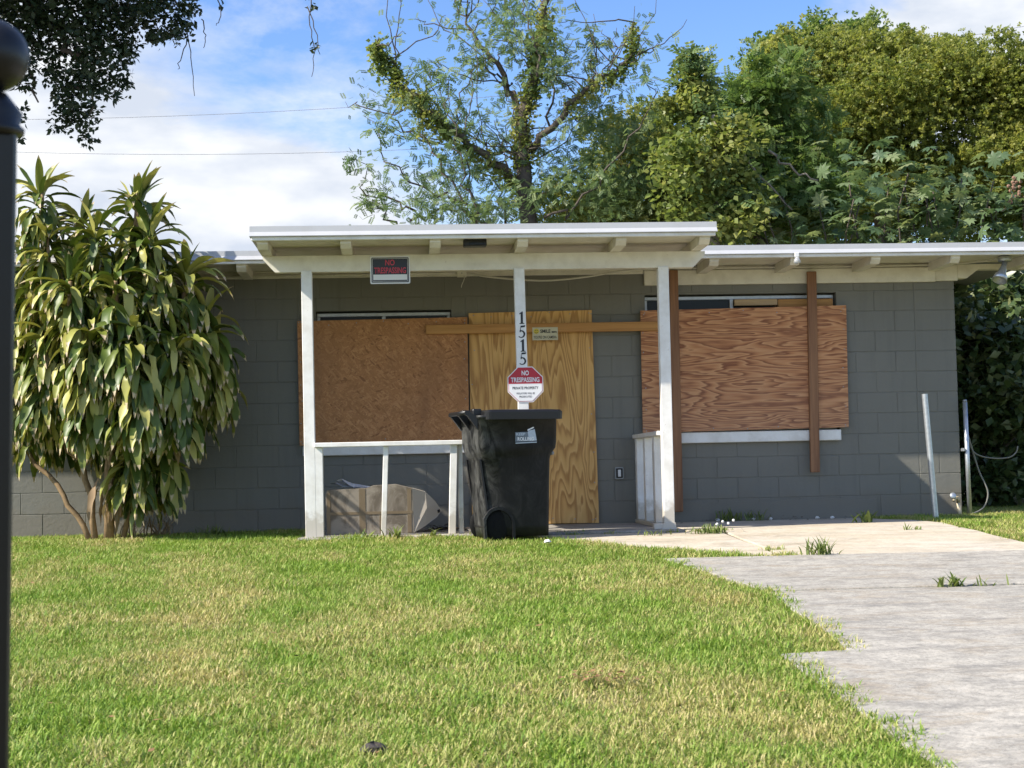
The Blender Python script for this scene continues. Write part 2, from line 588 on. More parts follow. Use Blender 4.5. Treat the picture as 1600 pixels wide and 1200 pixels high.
def np_mesh(name, V, F, attrs=None, smooth=False):
    """V (n,3) float, F (m,k) int arrays, all faces alike"""
    me = bpy.data.meshes.new(name)
    n, m, k = len(V), len(F), F.shape[1]
    me.vertices.add(n)
    me.vertices.foreach_set('co', np.ascontiguousarray(V, dtype=np.float32).ravel())
    me.loops.add(m * k)
    me.loops.foreach_set('vertex_index', np.ascontiguousarray(F, dtype=np.int32).ravel())
    me.polygons.add(m)
    me.polygons.foreach_set('loop_start', np.arange(0, m * k, k, dtype=np.int32))
    me.update(calc_edges=True)
    for an, val in (attrs or {}).items():
        a = me.attributes.new(an, 'FLOAT', 'POINT')
        a.data.foreach_set('value', np.ascontiguousarray(val, dtype=np.float32))
    if smooth:
        me.polygons.foreach_set('use_smooth', np.ones(m, dtype=bool))
    me.validate()
    return me


def cbox(x0, x1, y0, y1, z0, z1, b=0.004):
    """box with chamfered edges: verts, faces"""
    b = min(b, (x1 - x0) * .3, (y1 - y0) * .3, (z1 - z0) * .3)
    V, F, idx = [], [], {}
    X, Y, Z = (x0, x1), (y0, y1), (z0, z1)
    for i in (0, 1):
        for j in (0, 1):
            for k in (0, 1):
                sx, sy, sz = (1 - 2 * i) * b, (1 - 2 * j) * b, (1 - 2 * k) * b
                for ax, p in enumerate(((X[i], Y[j] + sy, Z[k] + sz), (X[i] + sx, Y[j], Z[k] + sz), (X[i] + sx, Y[j] + sy, Z[k]))):
                    idx[i, j, k, ax] = len(V)
                    V.append(p)
    q = lambda *a: [idx[t] for t in a]
    for s in (0, 1):
        f = q((s, 0, 0, 0), (s, 1, 0, 0), (s, 1, 1, 0), (s, 0, 1, 0)); F.append(f if s else f[::-1])
        f = q((0, s, 0, 1), (1, s, 0, 1), (1, s, 1, 1), (0, s, 1, 1)); F.append(f[::-1] if s else f)
        f = q((0, 0, s, 2), (1, 0, s, 2), (1, 1, s, 2), (0, 1, s, 2)); F.append(f if s else f[::-1])
    for i in (0, 1):
        for j in (0, 1):
            F.append(q((i, j, 0, 0), (i, j, 1, 0), (i, j, 1, 1), (i, j, 0, 1)))
            F.append(q((i, 0, j, 0), (i, 1, j, 0), (i, 1, j, 2), (i, 0, j, 2)))
            F.append(q((0, i, j, 1), (1, i, j, 1), (1, i, j, 2), (0, i, j, 2)))
            for k in (0, 1):
                F.append(q((i, j, k, 0), (i, j, k, 1), (i, j, k, 2)))
    return V, F


class MB:
    def __init__(self):
        self.V, self.F = [], []

    def add(self, V, F):
        o = len(self.V)
        self.V += [tuple(v) for v in V]
        self.F += [tuple(i + o for i in f) for f in F]
        return self

    def box(self, *a, b=0.004):
        return self.add(*cbox(*a, b=b))

    def tube(self, pts, r, n=8, cap=True):
        pts = [Vector(p) for p in pts]
        if not hasattr(r, '__len__'):
            r = [r] * len(pts)
        rings, V, F = [], [], []
        t0 = (pts[1] - pts[0]).normalized()
        u = t0.orthogonal().normalized()
        for i, p in enumerate(pts):
            t = (pts[min(i + 1, len(pts) - 1)] - pts[max(i - 1, 0)])
            t = t.normalized() if t.length > 1e-9 else t0
            u = (u - t * u.dot(t))
            u = u.normalized() if u.length > 1e-6 else t.orthogonal().normalized()
            w = t.cross(u)
            for k in range(n):
                a = 2 * PI * k / n
                V.append(p + (u * math.cos(a) + w * math.sin(a)) * r[i])
        for i in range(len(pts) - 1):
            for k in range(n):
                k2 = (k + 1) % n
                F.append((i * n + k, i * n + k2, (i + 1) * n + k2, (i + 1) * n + k))
        if cap:
            F.append(tuple(range(n - 1, -1, -1)))
            F.append(tuple((len(pts) - 1) * n + k for k in range(n)))
        return self.add(V, F)

    def prism(self, poly, a0, a1, axis='y', b=0):
        """extrude a 2D polygon; axis y: poly is (x,z); axis x: poly is (y,z); axis z: (x,y)"""
        m = {'y': lambda p, a: (p[0], a, p[1]), 'x': lambda p, a: (a, p[0], p[1]), 'z': lambda p, a: (p[0], p[1], a)}[axis]
        n = len(poly)
        V = [m(p, a0) for p in poly] + [m(p, a1) for p in poly]
        F = [tuple(range(n)), tuple(range(2 * n - 1, n - 1, -1))]
        for i in range(n):
            j = (i + 1) % n
            F.append((i, i + n, j + n, j))
        return self.add(V, F)

    def sphere(self, c, r, n=14, m=9, sz=1.0):
        V, F = [], []
        for i in range(m + 1):
            th = PI * i / m
            for k in range(n):
                a = 2 * PI * k / n
                V.append((c[0] + r * math.sin(th) * math.cos(a), c[1] + r * math.sin(th) * math.sin(a), c[2] + r * sz * math.cos(th)))
        for i in range(m):
            for k in range(n):
                k2 = (k + 1) % n
                F.append((i * n + k, (i + 1) * n + k, (i + 1) * n + k2, i * n + k2))
        return self.add(V, F)

    def lathe(self, prof, c, n=20):
        V, F = [], []
        for (r, z) in prof:
            for k in range(n):
                a = 2 * PI * k / n
                V.append((c[0] + r * math.cos(a), c[1] + r * math.sin(a), c[2] + z))
        for i in range(len(prof) - 1):
            for k in range(n):
                k2 = (k + 1) % n
                F.append((i * n + k, i * n + k2, (i + 1) * n + k2, (i + 1) * n + k))
        F.append(tuple(range(n - 1, -1, -1)))
        F.append(tuple((len(prof) - 1) * n + k for k in range(n)))
        return self.add(V, F)

    def mesh(self, name, off=(0, 0, 0), smooth=False):
        V = [(v[0] - off[0], v[1] - off[1], v[2] - off[2]) for v in self.V]
        me = new_mesh(name, V, self.F)
        me_fix(me)
        if smooth:
            for p in me.polygons:
                p.use_smooth = True
        return me


def me_fix(me):
    import bmesh
    bm = bmesh.new()
    bm.from_mesh(me)
    bmesh.ops.recalc_face_normals(bm, faces=bm.faces)
    bm.to_mesh(me)
    bm.free()


def rootloc(o):
    l = Vector((0, 0, 0))
    while o is not None:
        l += o.location
        o = o.parent
    return l


def link(name, me, mat, parent=None, loc=(0, 0, 0)):
    o = bpy.data.objects.new(name, me)
    COL.objects.link(o)
    if mat and me is not None and not me.materials:
        me.materials.append(M[mat])
    o.parent = parent
    o.location = loc
    return o


def part(name, mb, mat, parent, smooth=False):
    """a part whose shape was written in world coordinates"""
    return link(name, mb.mesh(name, rootloc(parent), smooth), mat, parent)


def tag(o, label=None, cat=None, group=None, kind=None):
    for k, v in (('label', label), ('category', cat), ('group', group), ('kind', kind)):
        if v:
            o[k] = v
    return o


def thing(name, label, cat, loc=(0, 0, 0), group=None):
    o = bpy.data.objects.new(name, None)
    o.empty_display_size = 0.1
    COL.objects.link(o)
    o.location = loc
    return tag(o, label, cat, group)


def solo(name, mb, mat, label, cat, group=None, smooth=False, kind=None, base=None):
    """a thing that is one mesh; its origin goes to the middle of its foot"""
    V = np.array(mb.V)
    c = base if base is not None else ((V[:, 0].min() + V[:, 0].max()) / 2, (V[:, 1].min() + V[:, 1].max()) / 2, V[:, 2].min())
    o = link(name, mb.mesh(name, c, smooth), mat, None, c)
    return tag(o, label, cat, group, kind)


def text_mesh(body, size, thick=0.001, bold=0.0, sx=1.0, shear=0.0, spacing=1.0):
    cu = bpy.data.curves.new('lettering', 'FONT')
    cu.body = body
    cu.size = size
    cu.extrude = thick
    cu.offset = bold
    cu.shear = shear
    cu.space_character = spacing
    cu.align_x, cu.align_y = 'CENTER', 'CENTER'
    cu.resolution_u = 3
    o = bpy.data.objects.new('lettering', cu)
    COL.objects.link(o)
    dg = bpy.context.evaluated_depsgraph_get()
    me = bpy.data.meshes.new_from_object(o.evaluated_get(dg))
    bpy.data.objects.remove(o)
    bpy.data.curves.remove(cu)
    me.materials.clear()
    V = np.empty(len(me.vertices) * 3, dtype=np.float32)
    me.vertices.foreach_get('co', V)
    V = V.reshape(-1, 3)
    w = V[:, 0].max() - V[:, 0].min()
    return me, w


def lettering(body, cx, cz, y, height, width, mat, parent, bold=0.0, tilt=0.0, name='lettering', shear=0.0):
    """raised print facing -Y, fitted to the given height and width"""
    me, w = text_mesh(body, 1.0, 0.0, bold, shear=shear)
    V = np.empty(len(me.vertices) * 3, dtype=np.float32)
    me.vertices.foreach_get('co', V)
    V = V.reshape(-1, 3)
    h = V[:, 1].max() - V[:, 1].min()
    V[:, 0] -= (V[:, 0].max() + V[:, 0].min()) / 2
    V[:, 1] -= (V[:, 1].max() + V[:, 1].min()) / 2
    x, z = V[:, 0] * (width / w), V[:, 1] * (height / h)
    c, s = math.cos(tilt), math.sin(tilt)
    pl = rootloc(parent)
    out = np.stack([cx + x * c - z * s - pl.x, np.full_like(x, y - pl.y), cz + x * s + z * c - pl.z], 1)
    me.vertices.foreach_set('co', out.astype(np.float32).ravel())
    me.update()
    return link(name, me, mat, parent)


# ------------------------------------------------------------------ ground
def gz(y):
    if y > -1.6:
        return -0.02
    if y > -12.5:
        return -0.02 + 0.05 * (y + 1.6)
    return -0.02 + 0.05 * (-10.9)


def build_ground():
    ys = [-600, -60, -12.5, -1.6, 60, 900]
    V, F = [], []
    for y in ys:
        for x in (-900, -30, 30, 900):
            V.append((x, y, gz(y) - 0.03))
    for i in range(len(ys) - 1):
        for k in range(3):
            a = i * 4 + k
            F.append((a, a + 1, a + 5, a + 4))
    tag(link('ground', new_mesh('ground', V, F), 'lawn_soil'), kind='structure')


build_ground()

# slabs of the drive: polygons seen from above (x, y)
drive = thing('driveway', 'weathered concrete drive of several slabs with grassy joints beside the lawn', 'driveway', (3.2, -6, gz(-6)))
drive['kind'] = 'structure'
del drive['category']
SLABS = [
    ([(1.66, -12.4), (4.66, -12.4), (4.66, -5.71), (2.11, -5.71), (2.06, -7.2), (2.0, -7.74), (1.67, -7.79)], 'old_concrete', 0.020),
    ([(2.10, -5.68), (4.655, -5.68), (4.65, -3.93), (1.82, -3.86), (1.83, -4.0), (2.0, -5.0)], 'old_concrete', 0.026),
    ([(2.70, -3.90), (4.65, -3.90), (4.65, -0.80), (4.45, -0.45), (4.40, -0.012), (2.37, -0.012), (2.37, -1.74), (2.65, -1.74)], 'tan_concrete', 0.018),
    ([(1.0, -1.78), (2.63, -1.78), (2.67, -3.78), (2.40, -3.80), (1.2, -2.2)], 'tan_concrete', 0.012),
]


def slab(poly, mat, dz):
    V, F = [], []
    n = len(poly)
    # split the outline so that it bends with the ground
    pts = []
    for i in range(n):
        a, b = Vector(poly[i]), Vector(poly[(i + 1) % n])
        k = max(1, int((b - a).length / 0.35))
        for j in range(k):
            p = a.lerp(b, j / k)
            w = 0.008 * math.sin(p.x * 37 + p.y * 23) + 0.006 * math.sin(p.x * 11 - p.y * 71)
            d = (b - a).normalized()
            pts.append((p.x - d.y * w, p.y + d.x * w))
    m = len(pts)
    cx, cy = sum(p[0] for p in pts) / m, sum(p[1] for p in pts) / m
    import bmesh
    bm = bmesh.new()
    vs = [bm.verts.new((x, y, 0)) for x, y in pts]
    f = bm.faces.new(vs)
    r = bmesh.ops.extrude_face_region(bm, geom=[f])
    top = [v for v in r['geom'] if isinstance(v, bmesh.types.BMVert)]
    topset = set(top)
    for v in bm.verts:
        v.co.z = gz(v.co.y) + (dz if v in topset else -0.10)
    bmesh.ops.recalc_face_normals(bm, faces=bm.faces)
    ed = [e for e in bm.edges if e.verts[0] in topset and e.verts[1] in topset]
    bmesh.ops.bevel(bm, geom=ed, offset=0.008, segments=2, affect='EDGES', profile=0.5)
    bm.normal_update()
    bmesh.ops.triangulate(bm, faces=[g for g in bm.faces if len(g.verts) > 4])
    me = bpy.data.meshes.new('slab')
    l = rootloc(drive)
    for v in bm.verts:
        v.co -= l
    bm.to_mesh(me)
    bm.free()
    o = link('slab', me, mat, drive)
    return o


for poly, mat, dz in SLABS:
    slab(poly, mat, dz)


for (x0, x1, y0, y1) in ((2.12, 4.65, -5.709, -5.681), (2.72, 4.65, -3.929, -3.901), (2.634, 2.66, -3.6, -1.76)):
    V = []
    for x, y in ((x0, y0), (x1, y0), (x1, y1), (x0, y1)):
        V.append((x, y, gz(y) + .004))
    jm = MB().add(V, [(0, 1, 2, 3)])
    part('joint_filler', jm, 'clod', drive)


def inside(poly, x, y):
    c = False
    n = len(poly)
    for i in range(n):
        x1, y1 = poly[i]
        x2, y2 = poly[(i + 1) % n]
        if (y1 > y) != (y2 > y) and x < (x2 - x1) * (y - y1) / (y2 - y1) + x1:
            c = not c
    return c


LAWN_CUT = [s[0] for s in SLABS] + [[(-0.90, 0.5), (2.4, 0.5), (2.4, -1.78), (-0.90, -1.64)],
                                     [(2.66, -3.97), (4.7, -3.97), (4.7, -3.85), (2.66, -3.85)], [(2.22, -5.76), (4.7, -5.76), (4.7, -5.62), (2.22, -5.62)], [(2.60, -3.3), (2.74, -3.3), (2.74, -1.7), (2.60, -1.7)]]


def lawn():
    rng = random.Random(4)
    V, F, D = [], [], []
    step = 0.06
    xs = np.arange(-6.8, 10.6, step)
    ys = np.arange(-12.4, 0.0, step)

    def ok(x, y):
        if y > -0.015 and -7.0 < x < 5.42:
            return False
        # leave out what the frame never shows
        d = y - CAM[1]
        if d < 3.3:
            return False
        if x < -0.36 * d - 1.2 or x > 0.50 * d + 1.6:
            return False
        for p in LAWN_CUT:
            if inside(p, x, y):
                return False
        return True

    for x in xs:
        for y in ys:
            j = 0.03
            wv = .028 * math.sin(y * 9 + x * 5) + .02 * math.sin(y * 23 - x * 13)
            if ok(x - .05 + wv + rng.uniform(-j, j), y + wv * .5 + rng.uniform(-j, j)):
                o = len(V)
                for dx, dy in ((0, 0), (1, 0), (1, 1), (0, 1)):
                    xx, yy = x - step / 2 + dx * step, y - step / 2 + dy * step
                    V.append((xx, yy, gz(yy) - 0.006))
                F.append((o, o + 1, o + 2, o + 3))
                d = y - CAM[1]
                D.append(1.0 if d < 8 else (0.85 if d < 11 else 0.7))
    # grass to the right of the house, past the corner
    for x in np.arange(5.45, 11.5, step):
        for y in np.arange(0.0, 2.6, step):
            o = len(V)
            for dx, dy in ((0, 0), (1, 0), (1, 1), (0, 1)):
                V.append((x - step / 2 + dx * step, y - step / 2 + dy * step, gz(y) - 0.006))
            F.append((o, o + 1, o + 2, o + 3))
            D.append(0.6)
    return V, F, D


def tuft_mesh(seed, n=16, spread=0.05, lo=0.030, hi=0.078, flat=0.25):
    rng = np.random.RandomState(seed)
    V, F, T = [], [], []
    for i in range(n):
        az = rng.uniform(0, 2 * PI)
        L = rng.uniform(lo, hi)
        w = rng.uniform(0.0022, 0.0044)
        e0 = rng.uniform(0.9, 1.5)
        e1 = rng.uniform(-0.5, 0.9)
        if rng.rand() < flat:
            e0, e1 = rng.uniform(0.2, 0.6), rng.uniform(-0.3, 0.1)
        p = np.array([rng.normal(0, spread * .6), rng.normal(0, spread * .6), 0.0])
        tint = rng.rand()
        d = np.array([math.cos(az), math.sin(az), 0])
        s = np.array([-math.sin(az), math.cos(az), 0])
        o = len(V)
        segs = 3
        for k in range(segs + 1):
            u = k / segs
            ww = w * (1.0, 1.0, 0.75, 0.05)[k]
            V.append(p + s * ww)
            V.append(p - s * ww)
            T += [tint, tint]
            e = e0 + (e1 - e0) * u
            p = p + (d * math.cos(e) + np.array([0, 0, math.sin(e)])) * L / segs
        for k in range(segs):
            F.append((o + 2 * k, o + 2 * k + 1, o + 2 * k + 3, o + 2 * k + 2))
    return np_mesh('tuft', np.array(V), np.array(F), {'tint': T})


def build_lawn():
    V, F, D = lawn()
    base = np_mesh('lawn', np.array(V), np.array(F))
    tag(link('lawn', base, 'lawn_soil'), kind='structure')
    gm = np_mesh('grass', np.array(V) + np.array([0, 0, 0.002]), np.array(F))
    a = gm.attributes.new('density', 'FLOAT', 'FACE')
    a.data.foreach_set('value', np.array(D, dtype=np.float32))
    g = link('grass', gm, 'lawn_soil')
    tag(g, 'patchy green and straw coloured lawn of coarse grass', None, None, 'stuff')
    tc = bpy.data.collections.new('grass_tufts')
    for i in range(8):
        me = tuft_mesh(50 + i, 17, flat=0.15 + 0.05 * i)
        me.materials.append(M['grass_blade'])
        tc.objects.link(bpy.data.objects.new('tuft', me))
    ng = bpy.data.node_groups.new('grass_growth', 'GeometryNodeTree')
    ng.interface.new_socket('Geometry', in_out='INPUT', socket_type='NodeSocketGeometry')
    ng.interface.new_socket('Geometry', in_out='OUTPUT', socket_type='NodeSocketGeometry')
    N, L = ng.nodes.new, ng.links.new
    gi, go = N('NodeGroupInput'), N('NodeGroupOutput')
    dp = N('GeometryNodeDistributePointsOnFaces')
    dp.inputs['Seed'].default_value = 3
    na = N('GeometryNodeInputNamedAttribute')
    na.data_type = 'FLOAT'
    na.inputs['Name'].default_value = 'density'
    # thin, worn spots
    nz = N('ShaderNodeTexNoise')
    nz.inputs['Scale'].default_value = 1.7
    nz.inputs['Detail'].default_value = 4
    mr = N('ShaderNodeMapRange')
    mr.inputs['From Min'].default_value = 0.36
    mr.inputs['From Max'].default_value = 0.64
    mr.inputs['To Min'].default_value = 1600
    mr.inputs['To Max'].default_value = 520
    L(nz.outputs[0], mr.inputs['Value'])
    ml = N('ShaderNodeMath')
    ml.operation = 'MULTIPLY'
    L(na.outputs[0], ml.inputs[0])
    L(mr.outputs[0], ml.inputs[1])
    L(ml.outputs[0], dp.inputs['Density'])
    ci = N('GeometryNodeCollectionInfo')
    ci.inputs['Collection'].default_value = tc
    ci.inputs['Separate Children'].default_value = True
    ci.inputs['Reset Children'].default_value = True
    ip = N('GeometryNodeInstanceOnPoints')
    ip.inputs['Pick Instance'].default_value = True
    rv = N('FunctionNodeRandomValue')
    rv.data_type = 'FLOAT_VECTOR'
    rv.inputs[0].default_value = (-0.15, -0.15, 0)
    rv.inputs[1].default_value = (0.15, 0.15, 6.283)
    # height follows a slow noise
    n2 = N('ShaderNodeTexNoise')
    n2.inputs['Scale'].default_value = 1.3
    n2.inputs['Detail'].default_value = 3
    m2 = N('ShaderNodeMapRange')
    m2.inputs['From Min'].default_value = 0.3
    m2.inputs['From Max'].default_value = 0.7
    m2.inputs['To Min'].default_value = 1.15
    m2.inputs['To Max'].default_value = 0.6
    L(n2.outputs[0], m2.inputs['Value'])
    L(gi.outputs[0], dp.inputs['Mesh'])
    L(dp.outputs['Points'], ip.inputs['Points'])
    L(ci.outputs[0], ip.inputs['Instance'])
    L(rv.outputs[0], ip.inputs['Rotation'])
    L(m2.outputs[0], ip.inputs['Scale'])
    L(ip.outputs[0], go.inputs[0])
    md = g.modifiers.new('growth', 'NODES')
    md.node_group = ng


build_lawn()

# ------------------------------------------------------------------ house
house = thing('house', 'low grey painted concrete block house with boarded windows and white eaves', 'house')

OPEN = [(-0.84, 0.45, 0.81, 2.085), (0.70, 1.74, -0.1, 2.02), (2.33, 4.215, 0.86, 2.20)]
XL, XR = -7.2, 5.40
mort = MB()


def mortar():
    # the bed of mortar behind the blocks, with the openings left out
    xs = sorted({XL, XR - 0.01, *[v for o in OPEN for v in o[:2]]})
    zs = sorted({-0.15, 2.44, *[v for o in OPEN for v in o[2:]]})
    for i in range(len(xs) - 1):
        for k in range(len(zs) - 1):
            cx, cz = (xs[i] + xs[i + 1]) / 2, (zs[k] + zs[k + 1]) / 2
            if any(o[0] < cx < o[1] and o[2] < cz < o[3] for o in OPEN):
                continue
            mort.box(xs[i], xs[i + 1], 0.0042, 0.19, zs[k], zs[k + 1], b=0.0001)
    mort.box(XR - 0.2, XR - 0.004, 0.2, 7.0, -0.15, 2.44, b=0.001)
    mort.box(XL, XL + 0.2, 0.2, 7.0, -0.15, 2.44, b=0.001)
    mort.box(XL + .2, XR - .2, 6.8, 7.0, -0.15, 2.44, b=0.001)


mortar()
part('wall', mort, 'painted_block', house)

_bc = {}


def block_obj(x0, x1, z0, z1, rng):
    g = 0.0024
    w, h = round(x1 - x0 - 2 * g, 3), round(z1 - z0 - 2 * g, 3)
    if w < 0.02 or h < 0.02:
        return
    key = (w, h)
    if key not in _bc:
        me = new_mesh('block', *cbox(-w / 2, w / 2, 0, 0.02, -h / 2, h / 2, 0.003))
        me_fix(me)
        me.materials.append(M['painted_block'])
        _bc[key] = me
    o = link('block', _bc[key], None, house, ((x0 + x1) / 2, rng.uniform(-0.0016, 0.0012), (z0 + z1) / 2))
    o.rotation_euler = (rng.uniform(-.003, .003), rng.uniform(-.002, .002), rng.uniform(-.002, .002))


def blocks():
    rng = random.Random(11)
    for row in range(12):
        z0 = 0.012 + 0.2 * row if row else -0.06
        z1 = 0.012 + 0.2 * (row + 1)
        if row == 11:
            z1 = 2.44
        edges = [XR]
        x = 4.99
        if row in (2, 5):
            edges.append(5.19)
        edges.append(x)
        x -= 0.2 if row % 2 else 0.4
        while x > -4.6:
            edges.append(x)
            x -= 0.4
        edges.append(x)
        for b, a in zip(edges[:-1], edges[1:]):
            x0, x1 = a, b
            rects = [(x0, x1, z0, z1)]
            for o in OPEN:
                nxt = []
                for (p, q, r, s) in rects:
                    if q <= o[0] or p >= o[1] or s <= o[2] or r >= o[3]:
                        nxt.append((p, q, r, s))
                        continue
                    if p < o[0]:
                        nxt.append((p, o[0], r, s))
                    if q > o[1]:
                        nxt.append((o[1], q, r, s))
                    m0, m1 = max(p, o[0]), min(q, o[1])
                    if s > o[3]:
                        nxt.append((m0, m1, o[3], s))
                    if r < o[2]:
                        nxt.append((m0, m1, r, o[2]))
                rects = nxt
            for rc in rects:
                # nothing is built where a sheet of plywood covers the wall
                block_obj(*rc, rng)


blocks()
# parged foot of the wall right of the porch, with a wavy upper edge
pg = MB()
n = 46
prof = []
for i in range(n + 1):
    x = 2.36 + (4.55 - 2.36) * i / n
    prof.append((x, 0.182 + 0.007 * math.sin(x * 5.1) + 0.005 * math.sin(x * 13.7 + 1)))
pg.prism([(2.36, -0.05)] + prof + [(4.55, -0.05)], -0.022, 0.004, 'y')
part('parging', pg, 'painted_block', house)

# left over stretch of wall beyond the frame keeps its courses as one relief
lb = MB()
for row in range(12):
    z0 = 0.012 + 0.2 * row if row else -0.06
    z1 = 0.012 + 0.2 * (row + 1) if row < 11 else 2.44
    x = -5.01 if row % 2 else -4.81
    while x > XL + 0.05:
        lb.box(max(XL, x - 0.4) + .0035, x - .0035, 0.0, 0.02, z0 + .0035, z1 - .0035, b=0.004)
        x -= 0.4
o = part('block_courses', lb, 'painted_block', house)
o['kind'] = 'stuff'


# windows
def window(o, frame_w, sash=True):
    x0, x1, z0, z1 = o
    f = MB()
    y0, y1 = 0.085, 0.135
    w = 0.035
    f.box(x0 + .003, x1 - .003, y0, y1, z1 - w - .012, z1 - .012)
    f.box(x0 + .003, x1 - .003, y0, y1, z0 + .004, z0 + w)
    f.box(x0 + .003, x0 + w, y0 + .001, y1 - .001, z0 + w, z1 - w - .012)
    f.box(x1 - w, x1 - .003, y0 + .001, y1 - .001, z0 + w, z1 - w - .012)
    xm = x0 + (x1 - x0) * frame_w
    f.box(xm - .018, xm + .018, y0 - .004, y1 - .004, z0 + w, z1 - w - .012)
    fr = part('window', f, 'aluminium', house)
    for a, b in ((x0 + w, xm - .018), (xm + .018, x1 - w)):
        g = MB()
        g.box(a, b, 0.107, 0.113, z0 + w, z1 - w - .012, b=0.001)
        part('pane', g, 'window_glass', fr)
    return fr


w1 = window(OPEN[0], 0.5)
w2 = window(OPEN[2], 0.46)
s = MB().box(-0.98, 0.56, -0.052, 0.08, 0.706, 0.802, b=0.006)
part('sill', s, 'white_paint', w1)
s = MB().box(2.30, 4.21, -0.052, 0.08, 0.754, 0.858, b=0.006)
part('sill', s, 'white_paint', w2)
# dark room behind the panes
rm = MB().box(XL + .25, XR - .25, 2.0, 2.05, 0, 2.4, b=0.001)
part('inner_wall', rm, 'interior_dark', house)
dr = MB().box(0.703, 1.737, 0.06, 0.105, 0.02, 2.017)
part('door', dr, 'white_paint', house)
# filler boards over the right window head
fl = MB().box(3.215, 3.64, 0.02, 0.06, 2.085, 2.146)
part('filler_board', fl, 'pale_lumber', house)
fl = MB().box(3.645, 4.19, 0.018, 0.058, 2.03, 2.142)
part('filler_board', fl, 'yellow_lumber', house)

# frieze boards under the eaves
f = MB().box(2.325, 5.205, -0.042, 0.0, 2.288, 2.432)
part('frieze_board', f, 'cream_paint', house)
f = MB().box(5.208, 5.43, -0.034, 0.0, 2.296, 2.452)
part('frieze_board', f, 'cream_paint', house)
f = MB().box(XL, 2.32, -0.036, 0.0, 2.402, 2.45)
part('frieze_board', f, 'cream_paint', house)
# beam end running out past the corner to carry the gable overhang
f = MB().prism([(5.432, 2.318), (5.52, 2.318), (5.64, 2.405), (6.3, 2.405), (6.3, 2.455), (5.432, 2.455)], -0.03, 0.09, 'y')
part('beam_end', f, 'cream_paint', house)

f = MB().box(XL, 5.42, -0.020, 0.05, 2.4525, 2.4735)
part('blocking', f, 'cream_paint', house)
f = MB().box(2.33, 5.2, -0.019, -0.001, 2.4325, 2.452)
part('blocking', f, 'cream_paint', house)
# roof
ZT = 2.575                      # top of the roof edge
EY = -0.70                      # eave line
EX = 6.35                       # right hand end of the roof
rf = MB()
rf.prism([(EY + .004, ZT - .05), (3.4, ZT + 0.30), (7.6, ZT - .05), (7.6, ZT - .075), (EY + .004, ZT - 0.075)], XL - .5, EX, 'x')
part('roof', rf, 'shingle_edge', house)


def fascia(x0, x1, y, name, parent, zt=ZT, dz=0.0):
    """metal roof edge: an upright face, a lip that flares out below it and a wood fascia tucked under"""
    m = MB().prism([(y + .03, zt), (y, zt), (y - .004, zt - .048), (y - .034, zt - .083), (y - .034, zt - .088), (y + .03, zt - .088)], x0, x1, 'x')
    o = part('roof_edge', m, 'fascia_paint', parent)
    m = MB().box(x0 + .012, x1 - .012, y - .012, y + .026, zt - .120, zt - .0885)
    part('fascia', m, 'white_paint', parent)
    return o


fascia(XL - .5, EX, EY, 'eave', house)
# soffit boards of the main eave
for i in range(4):
    a = EY + 0.03 + i * 0.165
    m = MB().box(XL - .45, EX - .02, a + .001, a + 0.163, 2.474, 2.4985, b=0.003)
    part('soffit_board', m, 'soffit_paint', house)
# rafter tails
for x in [2.885 + .765 * k for k in range(0, 5)] + [-1.47 - .765 * k for k in range(0, 7)]:
    m = MB().prism([(EY + .028, 2.473), (EY + .028, 2.430), (EY + .07, 2.392), (-0.043, 2.392), (-0.043, 2.473)], x - .044, x + .044, 'x')
    part('rafter', m, 'cream_paint', house)

# ------------------------------------------------------------------ porch
porch = thing('porch', 'open front porch with white posts, beam and flat roof on the grey house', 'porch', (0.75, -1.0, 0.0))
PX0, PX1, PY = -1.25, 2.62, -2.10
m = MB().box(PX0 + .01, PX1 - .01, PY + .004, EY + .1, ZT - .062, ZT - .008)
part('roof', m, 'shingle_edge', porch)
fascia(PX0, PX1, PY, 'porch', porch)
# the returns of the metal edge along both sides
for x0, x1 in ((PX0 - .004, PX0 + .026), (PX1 - .026, PX1 + .004)):
    m = MB().box(x0, x1, PY + .031, EY - .04, ZT - .088, ZT + .001)
    part('roof_edge', m, 'fascia_paint', porch)
nb = 11
for i in range(nb):
    a = PY + .032 + i * 0.126
    m = MB().box(PX0 + .03, PX1 - .03, a + .0012, a + .1248, 2.470, 2.489, b=0.003)
    part('soffit_board', m, 'soffit_paint', porch)
for x in (-1.15, -0.47, 0.268, 0.995, 1.82, 2.525):
    m = MB().prism([(PY + .034, 2.469), (PY + .034, 2.432), (PY + .085, 2.394), (-0.75, 2.394), (-0.75, 2.469)], x - .044, x + .044, 'x')
    part('rafter', m, 'cream_paint', porch)
# beam with angled ends
m = MB().prism([(-1.185, 2.391), (2.605, 2.391), (2.605, 2.36), (2.50, 2.252), (-1.085, 2.252), (-1.185, 2.36)], -1.645, -1.557, 'y')
part('beam', m, 'cream_paint', porch)
# floor slab
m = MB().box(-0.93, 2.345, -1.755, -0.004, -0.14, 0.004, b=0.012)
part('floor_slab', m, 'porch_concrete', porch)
# posts, out of plumb by the little the real ones are


def post(xt, xb, w, zt, zb, y0, y1):
    V = []
    mb = MB()
    v, fcs = cbox(-w / 2, w / 2, y0, y1, 0, 1, 0.004)
    out = []
    for p in v:
        z = zb + (zt - zb) * p[2]
        t = p[2]
        if p[2] < 0.01 or p[2] > 0.99:
            pass
        out.append((p[0] + xb + (xt - xb) * t, p[1], z))
    mb.add(out, fcs)
    return mb


post_l = part('post', post(-0.820, -0.812, 0.092, 2.262, -0.03, -1.656, -1.566), 'white_paint', porch)
post_m = part('post', post(0.990, 1.013, 0.090, 2.262, 0.004, -1.660, -1.570), 'white_paint', porch)
post_r = part('post', post(2.237, 2.232, 0.092, 2.262, 0.004, -1.656, -1.566), 'white_paint', porch)
